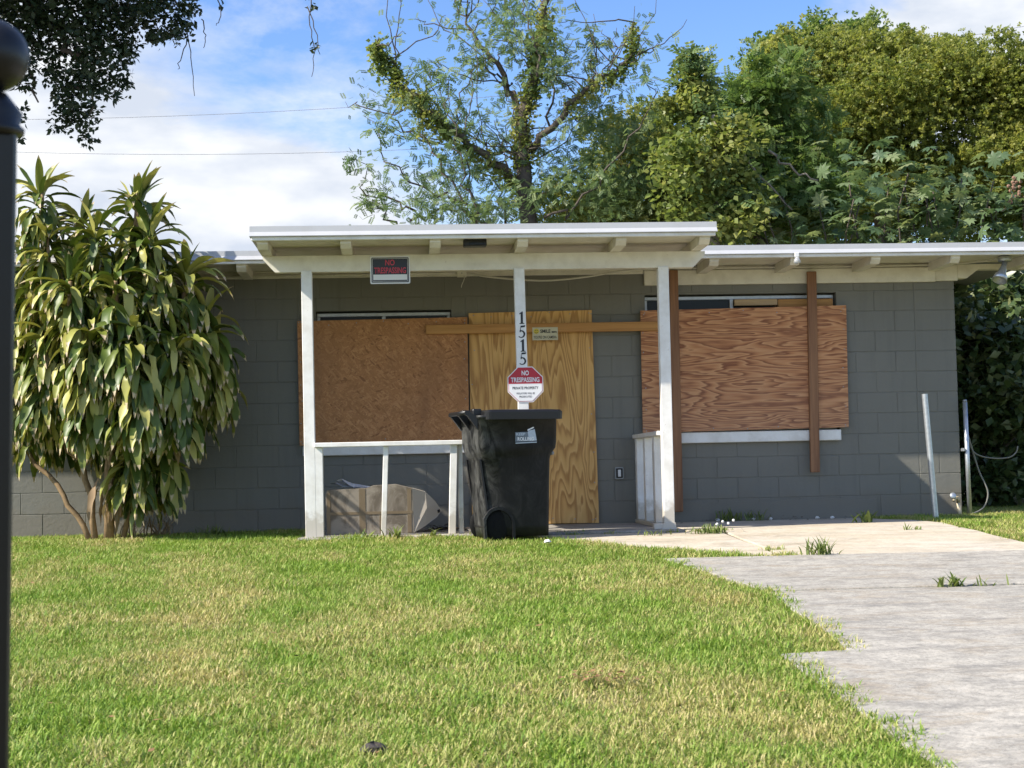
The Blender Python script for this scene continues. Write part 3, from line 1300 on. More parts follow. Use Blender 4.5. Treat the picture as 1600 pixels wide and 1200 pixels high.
# flared foot of the right post
m = MB().prism([(2.165, 0.004), (2.184, 0.06), (2.28, 0.06), (2.29, 0.004)], -1.668, -1.560, 'y')
part('post_foot', m, 'white_paint', porch)
m = MB().box(2.10, 2.19, -1.66, -1.56, 0.004, 0.052)
part('post_foot', m, 'white_paint', porch)


# front railing (left) and side railing (right)
def railing(front):
    if front:
        m = MB().box(-0.773, 0.487, -1.685, -1.545, 0.762, 0.800)
        r = part('railing', m, 'white_paint', porch)
        m = MB().box(-0.773, -0.705, -1.655, -1.572, 0.006, 0.761)
        part('stud', m, 'white_paint', r)
        m = post(-0.172, -0.205, 0.044, 0.761, 0.0065, -1.652, -1.565)
        part('stud', m, 'white_paint', r)
        m = post(0.403, 0.375, 0.060, 0.761, 0.0065, -1.655, -1.568)
        part('stud', m, 'white_paint', r)
        m = MB().box(0.436, 0.475, -1.61, -1.523, 0.0065, 0.761)
        part('stud', m, 'white_paint', r)
        m = MB().box(-0.704, 0.52, -1.70, -1.60, -0.035, 0.0055)
        part('bottom_rail', m, 'white_paint', r)
    else:
        m = MB().box(2.165, 2.275, -1.5655, -0.056, 0.808, 0.846)
        r = part('railing', m, 'white_paint', porch)
        for y in (-0.12, -0.62, -1.16):
            m = MB().box(2.186, 2.256, y - .05, y + .05, 0.0405, 0.807)
            part('stud', m, 'white_paint', r)
        m = MB().box(2.175, 2.268, -1.555, -0.03, 0.0045, 0.040)
        part('bottom_rail', m, 'cream_paint', r)


railing(True)
railing(False)

# ------------------------------------------------------------------ boards over the openings
g = 'plywood sheets nailed over the openings'


def sheet(pts, y0, y1, mat, label, cat='board'):
    mb = MB()
    mb.prism(pts, y0, y1, 'y')
    c = ((pts[0][0] + pts[1][0]) / 2, (y0 + y1) / 2, min(p[1] for p in pts))
    t = solo('plywood_sheet', mb, mat, label, cat, g, base=c)
    return t


sheet([(-1.006, 0.806), (0.600, 0.815), (0.603, 2.002), (-1.012, 1.988)], -0.070, -0.0525, 'strand_board',
      'orange brown strand board sheet over the left window behind the railing')
bpy.data.objects['plywood_sheet'].name = 'strand_board_sheet'
sheet([(0.612, 0.022), (1.829, 0.010), (1.806, 2.058), (0.619, 2.044)], -0.030, -0.012, 'yellow_plywood',
      'tall golden yellow plywood sheet covering the front door behind the bin')
sheet([(2.268, 0.862), (4.280, 0.878), (4.294, 2.064), (2.274, 2.040)], -0.0705, -0.0525, 'red_plywood',
      'reddish brown wavy grained plywood sheet over the right window')
# braces
gb = 'lumber braces nailed across the boards'
solo('brace_board', MB().box(0.205, 2.47, -0.112, -0.074, 1.842, 1.930), 'yellow_lumber',
     'long horizontal yellow board nailed across the door plywood', 'board', gb)
solo('brace_board', post(3.955, 3.927, 0.090, 2.395, 0.448, -0.112, -0.0725), 'weathered_lumber',
     'vertical brown board nailed over the right end of the red plywood, hanging below the sill', 'board', gb)
solo('brace_board', post(2.600, 2.588, 0.086, 2.425, 0.10, -0.112, -0.0725), 'weathered_lumber',
     'vertical brown board half hidden behind the right porch post', 'board', gb)
# nail heads on the sheets
nl = MB()
rg = random.Random(3)
for (x0, x1, z0, z1, y) in ((-0.98, 0.57, 0.84, 1.96, -0.0712), (0.65, 1.78, 0.05, 2.02, -0.0312), (2.30, 4.25, 0.90, 2.02, -0.0717)):
    for i in range(7):
        t = i / 6
        for (x, z) in ((x0, z0 + (z1 - z0) * t), (x1, z0 + (z1 - z0) * t), (x0 + (x1 - x0) * t, z0), (x0 + (x1 - x0) * t, z1)):
            x += rg.uniform(-.02, .02)
            z += rg.uniform(-.02, .02)
            nl.box(x - .005, x + .005, y, y + .003, z - .005, z + .005, b=.001)
tag(solo('nail_heads', nl, 'grey_metal', None, None), None, None, None, 'stuff')

# ------------------------------------------------------------------ signs
# black and red sign on the beam
sg = thing('no_trespassing_sign', 'rectangular black and red NO TRESPASSING sign nailed to the porch beam', 'sign', (-0.112, -1.648, 2.142))


def rbox(x0, x1, y0, y1, z0, z1, r=0.012):
    pts = []
    for cx, cz, a0 in ((x1 - r, z1 - r, 0), (x0 + r, z1 - r, 90), (x0 + r, z0 + r, 180), (x1 - r, z0 + r, 270)):
        for k in range(4):
            a = R_(a0 + 30 * k)
            pts.append((cx + r * math.cos(a), cz + r * math.sin(a)))
    return MB().prism(pts, y0, y1, 'y')


part('plate', rbox(-0.281, 0.058, -1.651, -1.647, 2.142, 2.378), 'sign_white', sg)
part('black_panel', rbox(-0.270, 0.047, -1.6525, -1.6512, 2.153, 2.367, .008), 'sign_black', sg)
fr = MB()
for a in ((-0.262, 0.039, 2.356, 2.3585), (-0.262, 0.039, 2.1615, 2.164), (-0.262, -0.2595, 2.1642, 2.3558), (0.0365, 0.039, 2.1642, 2.3558)):
    fr.box(a[0], a[1], -1.6532, -1.6526, a[2], a[3], b=.0002)
part('border_line', fr, 'sign_white', sg)
part('white_panel', MB().box(-0.255, 0.032, -1.6535, -1.6526, 2.174, 2.221, b=.0003), 'sign_white', sg)
lettering('NO', -0.112, 2.323, -1.6536, 0.050, 0.080, 'text_red', sg, 0.02)
lettering('TRESPASSING', -0.112, 2.256, -1.6536, 0.052, 0.270, 'text_red', sg, 0.02)

# octagonal sign on the middle post
ox, oz, orad = 1.022, 1.262, 0.152
sg = thing('octagon_sign', 'red and white octagonal NO TRESPASSING PRIVATE PROPERTY sign on the middle post', 'sign', (ox, -1.665, oz - orad))


def octa(r, y0, y1, zlo=None, zhi=None):
    R = r / math.cos(PI / 8)
    pts = [(ox + R * math.cos(PI / 8 + k * PI / 4), oz + R * math.sin(PI / 8 + k * PI / 4)) for k in range(8)]

    def clip(pts, f):
        out = []
        for i in range(len(pts)):
            a, b = pts[i], pts[(i + 1) % len(pts)]
            fa, fb = f(a), f(b)
            if fa >= 0:
                out.append(a)
            if (fa >= 0) != (fb >= 0):
                t = fa / (fa - fb)
                out.append((a[0] + (b[0] - a[0]) * t, a[1] + (b[1] - a[1]) * t))
        return out
    if zlo is not None:
        pts = clip(pts, lambda p: p[1] - zlo)
    if zhi is not None:
        pts = clip(pts, lambda p: zhi - p[1])
    return MB().prism(pts, y0, y1, 'y')


part('plate', octa(orad, -1.6645, -1.6605), 'sign_white', sg)
part('red_rim', octa(orad - .007, -1.6655, -1.6646), 'sign_red', sg)
part('white_panel', octa(orad - .011, -1.6665, -1.6656, None, oz + 0.006), 'sign_white', sg)
part('red_panel', octa(orad - .011, -1.6665, -1.6656, oz + 0.0061), 'sign_red', sg)
lettering('NO', ox, oz + 0.098, -1.6672, 0.042, 0.062, 'sign_white', sg, 0.025)
lettering('TRESPASSING', ox - .002, oz + 0.040, -1.6672, 0.042, 0.244, 'sign_white', sg, 0.025)
lettering('PRIVATE PROPERTY', ox, oz - 0.030, -1.6672, 0.024, 0.222, 'text_black', sg, 0.02)
lettering('VIOLATORS WILL BE', ox, oz - 0.076, -1.6672, 0.016, 0.158, 'text_black', sg, 0.01)
lettering('PROSECUTED', ox, oz - 0.104, -1.6672, 0.016, 0.108, 'text_black', sg, 0.01)

# SMILE sign
sg = thing('smile_sign', 'small cream SMILE sign on the horizontal board over the door', 'sign', (1.342, -0.117, 1.764))
part('plate', MB().box(1.220, 1.465, -0.1175, -0.1135, 1.766, 1.890), 'sign_cream', sg)
m = MB().tube([(1.258, -0.1186, 1.852), (1.258, -0.1176, 1.852)], 0.026, 18)
face = part('smiley_face', m, 'sign_yellow', sg)
m = MB()
m.tube([(1.249, -0.1192, 1.859), (1.249, -0.1187, 1.859)], 0.004, 8)
m.tube([(1.267, -0.1192, 1.859), (1.267, -0.1187, 1.859)], 0.004, 8)
m.tube([(1.258 + .015 * math.cos(a), -0.119, 1.850 + .015 * math.sin(a)) for a in np.linspace(PI * 1.12, PI * 1.88, 8)], 0.0022, 5)
part('smile', m, 'text_black', face)
lettering('SMILE', 1.345, 1.852, -0.1182, 0.034, 0.098, 'text_black', sg, 0.03)
m = MB().box(1.405, 1.437, -0.1183, -0.1176, 1.836, 1.850, b=.0005)
m.prism([(1.437, 1.841), (1.452, 1.833), (1.452, 1.853), (1.437, 1.846)], -0.1183, -0.1176, 'y')
part('camera_icon', m, 'text_black', sg)
lettering("YOU'RE ON CAMERA", 1.342, 1.795, -0.1182, 0.028, 0.222, 'text_black', sg, 0.02)

# house number on the middle post
hn = thing('house_number', 'black figures 1515 running down the middle porch post', 'house number', (1.005, -1.662, 1.43))
for ch, z, x in (('1', 1.834, 1.003), ('5', 1.714, 1.006), ('1', 1.596, 1.008), ('5', 1.483, 1.009)):
    mb = MB()
    if ch == '1':
        mb.prism([(x - .009, z - .044), (x - .020, z - .048), (x - .020, z - .053), (x + .022, z - .053), (x + .022, z - .048), (x + .010, z - .044),
                  (x + .010, z + .053), (x + .002, z + .053), (x - .021, z + .036), (x - .019, z + .029), (x - .009, z + .034)], -1.6625, -1.6605, 'y')
    else:
        top = [(x + .026, z + .055), (x - .014, z + .049), (x - .023, z - .002), (x - .017, z - .006)]
        outer = [(x - .006 + .033 * math.cos(a) * .95, z - .021 + .031 * math.sin(a)) for a in np.linspace(2.2, -2.3, 16)]
        inner = [(x - .009 + .023 * math.cos(a), z - .022 + .024 * math.sin(a)) for a in np.linspace(-2.3, 2.35, 16)]
        mid = [(x - .015, z + .008), (x - .010, z + .036), (x + .022, z + .040)]
        V, F = [], []
        mb.prism([(x + .026, z + .055), (x - .014, z + .051), (x - .014, z + .036), (x + .021, z + .040)], -1.6625, -1.6605, 'y')
        mb.prism([(x - .014, z + .0355), (x - .014, z + .051), (x - .024, z - .004), (x - .014, z - .004)][::-1], -1.6624, -1.6606, 'y')
        oo = [(x - .010 + .034 * math.cos(a), z - .020 + .033 * math.sin(a)) for a in np.linspace(2.0, -2.4, 18)]
        ii = [(x - .012 + .021 * math.cos(a), z - .021 + .024 * math.sin(a)) for a in np.linspace(2.0, -2.4, 18)]
        for k in range(17):
            mb.prism([oo[k], oo[k + 1], ii[k + 1], ii[k]], -1.6623, -1.6607, 'y')
    part('digit', mb, 'text_black', hn)

# ------------------------------------------------------------------ fittings on the house
ot = thing('outlet_box', 'small outdoor socket in a dark frame on the wall right of the door', 'outlet', (2.035, 0, 0.43))
part('frame', rbox(1.995, 2.077, -0.026, -0.001, 0.424, 0.538, .012), 'grey_metal', ot)
part('cover', rbox(2.004, 2.068, -0.032, -0.0265, 0.434, 0.528, .008), 'black_plastic', ot)
part('socket', MB().box(2.022, 2.050, -0.038, -0.0325, 0.448, 0.514), 'sign_white', ot)

jb = thing('junction_box', 'small beige junction box under the porch eave with cable leaving it', 'junction box', (0.56, -0.04, 2.385))
part('box', MB().box(0.512, 0.604, -0.085, -0.037, 2.388, 2.462), 'cream_paint', jb)
part('cover_screw', MB().box(0.553, 0.563, -0.088, -0.0855, 2.42, 2.43, b=.001), 'grey_metal', jb)


def catenary(pts, n=9):
    """smooth curve through points (Catmull-Rom)"""
    P = [Vector(p) for p in pts]
    P = [P[0] * 2 - P[1]] + P + [P[-1] * 2 - P[-2]]
    out = []
    for i in range(1, len(P) - 2):
        for k in range(n):
            t = k / n
            a, b, c, d = P[i - 1], P[i], P[i + 1], P[i + 2]
            out.append(0.5 * ((2 * b) + (c - a) * t + (2 * a - 5 * b + 4 * c - d) * t * t + (3 * b - a - 3 * c + d) * t ** 3))
    out.append(P[-2])
    return out


solo('cable', MB().tube(catenary([(0.604, -0.07, 2.425), (0.80, -0.10, 2.385), (1.10, -0.12, 2.350), (1.40, -0.12, 2.338), (1.75, -0.12, 2.368),
                                  (2.05, -0.10, 2.415), (2.33, -0.075, 2.438), (2.9, -0.06, 2.446), (4.4, -0.058, 2.444), (5.3, -0.06, 2.455),
                                  (5.65, -0.30, 2.452)]), 0.009, 7), 'cable_white',
     'white cable sagging below the porch eave and running along the beige board', 'cable', smooth=True)
solo('cable_tail', MB().tube(catenary([(0.585, -0.09, 2.40), (0.578, -0.095, 2.36), (0.556, -0.095, 2.31), (0.551, -0.095, 2.285)]), 0.004, 6),
     'cable_white', 'short loose cable end hanging from the junction box', 'cable', smooth=True)
solo('conduit', MB().tube([(-1.9, -0.052, 2.424), (-0.4, -0.052, 2.424), (0.511, -0.058, 2.430)], 0.011, 8), 'cream_paint',
     'thin cream conduit running left from the junction box under the eave', 'conduit', smooth=True)
# black light box under the porch roof
bx = thing('soffit_light', 'flat black light box under the porch roof behind the beam', 'light', (0.61, -1.75, 2.40))
part('housing', MB().box(0.505, 0.700, -1.98, -1.86, 2.412, 2.4695, b=.006), 'black_plastic', bx)
part('lens', MB().box(0.55, 0.68, -1.986, -1.981, 2.42, 2.442, b=.002), 'window_glass', bx)
# small clear lamp at the eave
lp = thing('eave_lamp', 'small clear lamp clipped to the white eave above the right window', 'lamp', (3.645, -0.74, 2.40))
part('clip', MB().box(3.625, 3.665, -0.765, -0.738, 2.450, 2.492), 'sign_white', lp)
part('bulb', MB().lathe([(0.010, 0.05), (0.016, 0.045), (0.030, 0.02), (0.034, 0.0), (0.024, -0.012), (0.006, -0.016)], (3.645, -0.755, 2.402), 16), 'bulb_glass', lp, True)
# flood light at the right end of the eave
fl = thing('flood_light', 'grey hooded flood light hanging under the right end of the eave', 'light', (5.68, -0.50, 2.20))
part('base', MB().lathe([(0.062, 0.0), (0.066, 0.01), (0.066, 0.04), (0.04, 0.055)], (5.72, -0.5, 2.418), 18), 'galvanised', fl, True)
part('arm', MB().tube([(5.72, -0.5, 2.415), (5.705, -0.51, 2.37), (5.69, -0.53, 2.35)], 0.026, 10), 'grey_metal', fl, True)
hd = MB()
v0 = MB().lathe([(0.026, 0.0), (0.034, 0.03), (0.04, 0.07), (0.062, 0.11), (0.072, 0.16), (0.064, 0.16), (0.03, 0.12)], (0, 0, 0), 18)
rot = Matrix.Rotation(R_(206), 3, 'Y') @ Matrix.Rotation(R_(18), 3, 'X')
hd.add([tuple(rot @ Vector(v) + Vector((5.70, -0.52, 2.365))) for v in v0.V], v0.F)
part('lamp_head', hd, 'galvanised', fl, True)
solo('lamp_cable', MB().tube(catenary([(5.655, -0.30, 2.452), (5.67, -0.42, 2.458), (5.70, -0.49, 2.452)]), 0.007, 6), 'cable_white',
     'short white cable feeding the flood light at the eave end', 'cable', smooth=True)

# pipes beside the right corner
gp = 'galvanised pipe posts by the house corner'
o = solo('pipe_post', MB().tube([(4.858, -0.80, -0.06), (4.79, -0.80, 1.155)], 0.0265, 16), 'galvanised',
         'leaning galvanised pipe post standing in front of the right end of the wall', 'post', gp)
p2 = thing('pipe_post', 'thin upright galvanised pipe post at the right corner of the house', 'post', (5.445, -0.07, -0.05), gp)
part('pipe', MB().tube([(5.448, -0.07, -0.06), (5.44, -0.07, 1.10)], 0.022, 14), 'galvanised', p2, True)
part('cap', MB().tube([(5.44, -0.07, 1.10), (5.44, -0.07, 1.125)], [0.024, 0.016], 14), 'grey_metal', p2, True)
part('pipe_strap', MB().box(5.395, 5.421, -0.1, -0.03, 0.62, 0.65), 'grey_metal', p2)
fc = thing('hose_bib', 'outdoor tap on a short tan pipe at the foot of the house corner', 'tap', (5.30, -0.10, -0.02))
part('standpipe', MB().tube([(5.345, -0.1, -0.05), (5.325, -0.1, 0.13)], 0.018, 12), 'pvc', fc, True)
part('valve', MB().tube([(5.324, -0.1, 0.125), (5.322, -0.1, 0.185)], [0.02, 0.016], 12), 'brass', fc, True)
part('spout', MB().tube(catenary([(5.325, -0.1, 0.16), (5.29, -0.13, 0.165), (5.262, -0.15, 0.145)]), 0.013, 8), 'brass', fc, True)
hw = MB().lathe([(0.028, 0), (0.031, .004), (0.031, .010), (0.028, .014)], (0, 0, 0), 12)
m = MB().add([tuple(Matrix.Rotation(R_(70), 3, 'X') @ Vector(v) + Vector((5.262, -0.135, 0.192))) for v in hw.V], hw.F)
part('handwheel', m, 'galvanised', fc, True)
solo('hose', MB().tube(catenary([(5.47, -0.02, 0.80), (5.54, 0.05, 0.64), (5.62, 0.1, 0.42), (5.70, 0.1, 0.22), (5.66, 0.1, 0.08), (5.55, 0.05, 0.02), (5.46, 0.0, 0.02)]), 0.008, 6),
     'hose_grey', 'thin grey hose looping down behind the corner pipe', 'hose', smooth=True)
solo('hose_end', MB().tube(catenary([(5.50, 0.03, 0.72), (5.57, 0.06, 0.60), (5.74, 0.1, 0.55), (5.92, 0.1, 0.55), (6.0, 0.1, 0.60), (6.02, 0.1, 0.66)]), 0.007, 6),
     'hose_grey', 'curling grey hose end sticking out from behind the corner pipe', 'hose', smooth=True)


# ------------------------------------------------------------------ wheeled bin
def build_bin():
    bx_, by_, bz_ = 0.835, -2.05, gz(-2.05) + .012
    b = thing('wheelie_bin', 'scuffed black wheeled refuse bin with white logo standing in front of the porch', 'bin', (bx_, by_, bz_))
    rotz = R_(15)                       # turned so that its handle side faces left and a little towards us
    Rz = Matrix.Rotation(rotz, 3, 'Z')

    def tr(mb):
        mb.V = [tuple(Rz @ Vector((v[0] * .85, v[1] * .88, v[2])) + Vector((bx_, by_, bz_))) for v in mb.V]
        return mb

    # body: rings of rounded rectangles; x = depth of the cart (handle at -x), y = width
    def ring(x0, x1, y0, y1, z, r=0.05, zl=0.0):
        pts = []
        for cx, cy, a0 in ((x1 - r, y1 - r, 0), (x0 + r, y1 - r, 90), (x0 + r, y0 + r, 180), (x1 - r, y0 + r, 270)):
            for k in range(5):
                a = R_(a0 + 22.5 * k)
                pts.append((cx + r * math.cos(a), cy + r * math.sin(a), z + zl * (cx + r * math.cos(a))))
        return pts
    def low(x0, x1, y0, y1, z, ch):
        # below the shoulder the two rear corners are cut back for the wheels
        pts = ring(x0, x1, y0, y1, z, .045)
        for k in range(5):
            u = k / 4
            pts[5 + k] = (x0 + ch * (1 - u), y1 - .085 * u, z)
            pts[10 + k] = (x0 + ch * u, y0 + .085 * (1 - u), z)
        return pts
    rings = [low(-0.285, 0.320, -0.250, 0.250, 0.03, .20), low(-0.300, 0.322, -0.255, 0.255, 0.12, .20), low(-0.318, 0.328, -0.266, 0.266, 0.40, .185),
             low(-0.340, 0.336, -0.280, 0.280, 0.650, .17), ring(-0.352, 0.345, -0.284, 0.284, 0.69, .05), ring(-0.372, 0.395, -0.292, 0.292, 0.745, .05),
             ring(-0.382, 0.402, -0.296, 0.296, 0.79, .05), ring(-0.388, 0.408, -0.300, 0.300, 0.985, .05), ring(-0.400, 0.420, -0.312, 0.312, 0.99, .05),
             ring(-0.400, 0.420, -0.312, 0.312, 1.012, .05)]
    V, F = [], []
    n = len(rings[0])
    for r in rings:
        V += r
    for i in range(len(rings) - 1):
        for k in range(n):
            k2 = (k + 1) % n
            F.append((i * n + k, i * n + k2, (i + 1) * n + k2, (i + 1) * n + k))
    F.append(tuple(range(n - 1, -1, -1)))
    F.append(tuple((len(rings) - 1) * n + k for k in range(n)))
    mb = MB().add(V, F)
    body = part('body', tr(mb), 'scuffed_plastic', b)
    for p in body.data.polygons:
        p.use_smooth = len(p.vertices) == 4
    # ribs and the framed panel on the handle side
    mb = MB()
    for y in (-0.21, 0.19):
        mb.prism([(-0.345, 0.66), (-0.362, 0.66), (-0.283, 0.13), (-0.262, 0.13)], y, y + 0.022, 'y')
    part('rib', tr(mb), 'black_plastic', body)
    mb = MB().box(0.05, 0.062, -0.318, -0.290, 0.34, 0.36)
    # wheel arch on the near flank
    pts = [(-0.34, 0.0)] + [(-0.20 + 0.165 * math.cos(a), 0.11 + 0.165 * math.sin(a)) for a in np.linspace(PI * .86, -0.15, 14)] + [(-0.037, 0.0)]
    inner = [(-0.318, 0.0)] + [(-0.20 + 0.14 * math.cos(a), 0.11 + 0.14 * math.sin(a)) for a in np.linspace(PI * .86, -0.15, 14)] + [(-0.062, 0.0)]
    mb = MB()
    for k in range(len(pts) - 1):
        mb.prism([pts[k], pts[k + 1], inner[k + 1], inner[k]], -0.272, -0.225, 'y')
    part('wheel_arch', tr(mb), 'scuffed_plastic', body)
    # wheels and axle
    for y0 in (-0.285, 0.225):
        mb = MB()
        v0 = MB().lathe([(0.02, 0.0), (0.09, 0.0), (0.115, 0.012), (0.12, 0.03), (0.115, 0.05), (0.09, 0.06), (0.02, 0.06)], (0, 0, 0), 24)
        mb.add([(v[0] * 1.1 - 0.20, y0 * .86 + v[2], v[1] * 1.1 + 0.125) for v in v0.V], v0.F)
        w = part('wheel', tr(mb), 'black_rubber', b, True)
        mb = MB().tube([(-0.20, y0 * .86 - .004, 0.125), (-0.20, y0 * .86 + .064, 0.125)], 0.045, 16)
        part('hub', tr(mb), 'black_rubber', w)
    mb = MB().tube([(-0.20, -0.22, 0.125), (-0.20, 0.22, 0.125)], 0.012, 8)
    part('axle', tr(mb), 'grey_metal', b)
    # lid: shallow tray turned over, a little crowned
    rr = [ring(-0.335, 0.455, -0.338, 0.338, 0.978, .06), ring(-0.338, 0.458, -0.340, 0.340, 1.038, .06), ring(-0.322, 0.442, -0.326, 0.326, 1.054, .06),
          ring(-0.25, 0.36, -0.25, 0.25, 1.060, .06)]
    V, F = [], []
    for r in rr:
        V += r
    for i in range(len(rr) - 1):
        for k in range(n):
            k2 = (k + 1) % n
            F.append((i * n + k, i * n + k2, (i + 1) * n + k2, (i + 1) * n + k))
    F.append(tuple(range(n - 1, -1, -1)))
    F.append(tuple((len(rr) - 1) * n + k for k in range(n)))
    lid = part('lid', tr(MB().add(V, F)), 'black_plastic', b)
    # handle with its two brackets and the hinge knuckles
    mb = MB().tube([(-0.497, -0.25, 1.035), (-0.497, 0.25, 1.035)], 0.018, 12)
    h = part('handle', tr(mb), 'black_plastic', b, True)
    for y in (-0.25, 0.0, 0.25):
        mb = MB().prism([(-0.39, 0.90), (-0.39, 1.0), (-0.485, 1.052), (-0.512, 1.045), (-0.512, 1.02), (-0.49, 1.012)], y - .016, y + .016, 'y')
        part('handle_bracket', tr(mb), 'black_plastic', h)
    for y in (-0.21, 0.12):
        mb = MB().box(-0.42, -0.325, y, y + .085, 1.008, 1.068, b=.012)
        part('hinge', tr(mb), 'black_plastic', lid)
    # lift bar recess in front
    mb = MB().tube([(0.385, -0.2, 0.70), (0.385, 0.2, 0.70)], 0.016, 10)
    part('lift_bar', tr(mb), 'grey_metal', b, True)
    mb = MB().box(-0.30, -0.235, -0.22, 0.22, 0.10, 0.125)
    part('foot_ledge', tr(mb), 'black_plastic', b)
    # printed logo on the near flank: a tilted little bin, a panel of lettering and two lines
    yl = -0.3015

    def dec(poly, dy=0.0):
        return tr(MB().prism(poly, yl - .0012 - dy, yl - dy, 'y'))
    lg = part('logo_panel', dec([(-0.03, 0.795), (0.15, 0.797), (0.125, 0.875), (-0.03, 0.872)]), 'decal_dim', b)
    part('logo_bin', dec([(0.11, 0.8), (0.187, 0.803), (0.168, 0.895), (0.103, 0.883), (0.097, 0.868)], .0003), 'decal_grey', lg)
    part('logo_lid', dec([(0.095, 0.893), (0.157, 0.915), (0.161, 0.905), (0.097, 0.882)], .0003), 'sign_white', lg)
    part('logo_line', dec([(-0.028, 0.78), (0.187, 0.786), (0.187, 0.794), (-0.028, 0.788)], .0003), 'decal_grey', lg)
    for body_, cx, cz, hh, ww, mm in (('KEEP', 0.025, 0.855, 0.022, 0.09, 'decal_grey'), ('ROLLING', 0.075, 0.816, 0.030, 0.165, 'sign_white')):
        me, w = text_mesh(body_, 1.0, 0.0, 0.03)
        vv = np.empty(len(me.vertices) * 3, dtype=np.float32)
        me.vertices.foreach_get('co', vv)
        vv = vv.reshape(-1, 3)
        h2 = vv[:, 1].max() - vv[:, 1].min()
        out = []
        for q in vv:
            p = Rz @ Vector(((cx + q[0] * ww / w) * .85, (yl - .002) * .88, cz + q[1] * hh / h2))
            out.append(tuple(p))
        me.vertices.foreach_set('co', np.array(out, dtype=np.float32).ravel())
        me.update()
        link('lettering', me, mm, lg)
    return b


build_bin()


# ------------------------------------------------------------------ carton and papers on the porch
def build_carton():
    y0, y1 = -1.20, -0.72
    c = thing('carton', 'large stained cardboard carton with brown tape lying behind the railing', 'box', (-0.33, -0.95, 0.004))
    m = MB().prism([(-0.705, 0.006), (0.055, 0.008), (0.045, 0.395), (-0.10, 0.432), (-0.30, 0.425), (-0.36, 0.405), (-0.69, 0.395), (-0.712, 0.36)], y0, y1, 'y')
    part('carton_body', m, 'stained_cardboard', c)
    # crushed open end: flaps folded towards each other
    V = [(0.056, y0, 0.008), (0.046, y0, 0.395), (0.046, y1, 0.395), (0.056, y1, 0.008),
         (0.16, y0 + .05, 0.36), (0.16, y1 - .05, 0.36), (0.25, y0 + .12, 0.27), (0.25, y1 - .1, 0.27),
         (0.30, y0 + .17, 0.19), (0.30, y1 - .14, 0.18), (0.26, y0 + .13, 0.135), (0.26, y1 - .1, 0.13), (0.15, y0 + .05, 0.06), (0.15, y1 - .05, 0.06), (0.17, y0 + .03, 0.22), (0.17, y1 - .03, 0.22)]
    F = [(1, 2, 5, 4), (4, 5, 7, 6), (6, 7, 9, 8), (8, 9, 11, 10), (10, 11, 13, 12), (12, 13, 3, 0),
         (0, 1, 4, 14), (14, 4, 6, 8), (0, 14, 12), (12, 14, 8, 10), (3, 15, 5, 2), (15, 9, 7, 5), (3, 13, 15), (13, 11, 9, 15)]
    f = part('carton_flap', MB().add(V, F), 'pale_cardboard', c)
    part('carton_slot', MB().tube([(0.277, y0 + .143, 0.175), (0.272, y0 + .139, 0.20)], 0.012, 8), 'interior_dark', f)
    for (a, b_, z0, z1) in ((-0.42, -0.365, 0.01, 0.40), (-0.705, 0.045, 0.175, 0.20), (-0.245, -0.215, 0.01, 0.17), (-0.70, -0.67, 0.01, 0.37), (0.0, 0.035, 0.01, 0.39)):
        part('tape_strip', MB().box(a, b_, y0 - (.0035 if b_ - a < .1 else .0048), y0 - .0005, z0, z1, b=.0005), 'brown_tape', c)
    # sheets of paper bent over the top
    gp_ = 'papers on the carton'
    for i, (x, w, h, tlt) in enumerate(((-0.615, 0.30, 0.10, -0.16), (-0.67, 0.26, 0.05, -0.06))):
        V, F = [], []
        nn = 8
        for k in range(nn + 1):
            u = k / nn
            V.append((x + w * u, -1.12 + .02 * i, 0.402 + .01 * i + h * (1 - abs(2 * min(u, .5) - .25) * 1.2) * (1 - u) + .004))
            V.append((x + .05 + w * u, -0.86 + .02 * i, 0.402 + .01 * i + h * .55 * (1 - u) + .004))
        for k in range(nn):
            F.append((2 * k, 2 * k + 1, 2 * k + 3, 2 * k + 2))
        V2 = [(v[0], v[1], v[2] - .002) for v in V]
        mb = MB().add(V, F).add(V2, [q[::-1] for q in F])
        solo('paper_sheet', mb, 'paper', ('white folded paper standing up on the carton', 'white paper lying flat on the left end of the carton')[i], 'paper', gp_)


build_carton()


# litter pile behind the railing and small things on the ground
def leaf_lit(seed, cx, cy, z, n, rad, size):
    rng = np.random.RandomState(seed)
    mb = MB()
    for i in range(n):
        x, y = cx + rng.normal(0, rad), cy + rng.normal(0, rad * .5)
        s = size * rng.uniform(.6, 1.3)
        a = rng.uniform(0, 2 * PI)
        zz = z + abs(rng.normal(0, .02)) + .004
        d = Vector((math.cos(a), math.sin(a), rng.uniform(-.3, .3))) * s
        e = Vector((-math.sin(a), math.cos(a), rng.uniform(-.3, .3))) * s * .45
        p = Vector((x, y, zz + abs(d.z) + abs(e.z)))
        mb.add([p - d, p + e, p + d, p - e], [(0, 1, 2), (0, 2, 3)])
    return mb


o = solo('leaf_litter', leaf_lit(5, 0.33, -1.0, 0.004, 150, 0.09, 0.03), 'dark_leaf', 'heap of dark dead leaves beside the carton', None, kind='stuff')
o = solo('leaf_litter', leaf_lit(6, 3.3, -0.10, 0.0, 90, 0.55, 0.022), 'dark_leaf', 'dead leaves along the foot of the right wall', None, kind='stuff')


def lumpy(c, r, seed, sz=0.7):
    rng = np.random.RandomState(seed)
    mb = MB().sphere(c, r, 9, 6, sz)
    mb.V = [tuple(Vector(c) + (Vector(v) - Vector(c)) * rng.uniform(.7, 1.25)) for v in mb.V]
    return mb


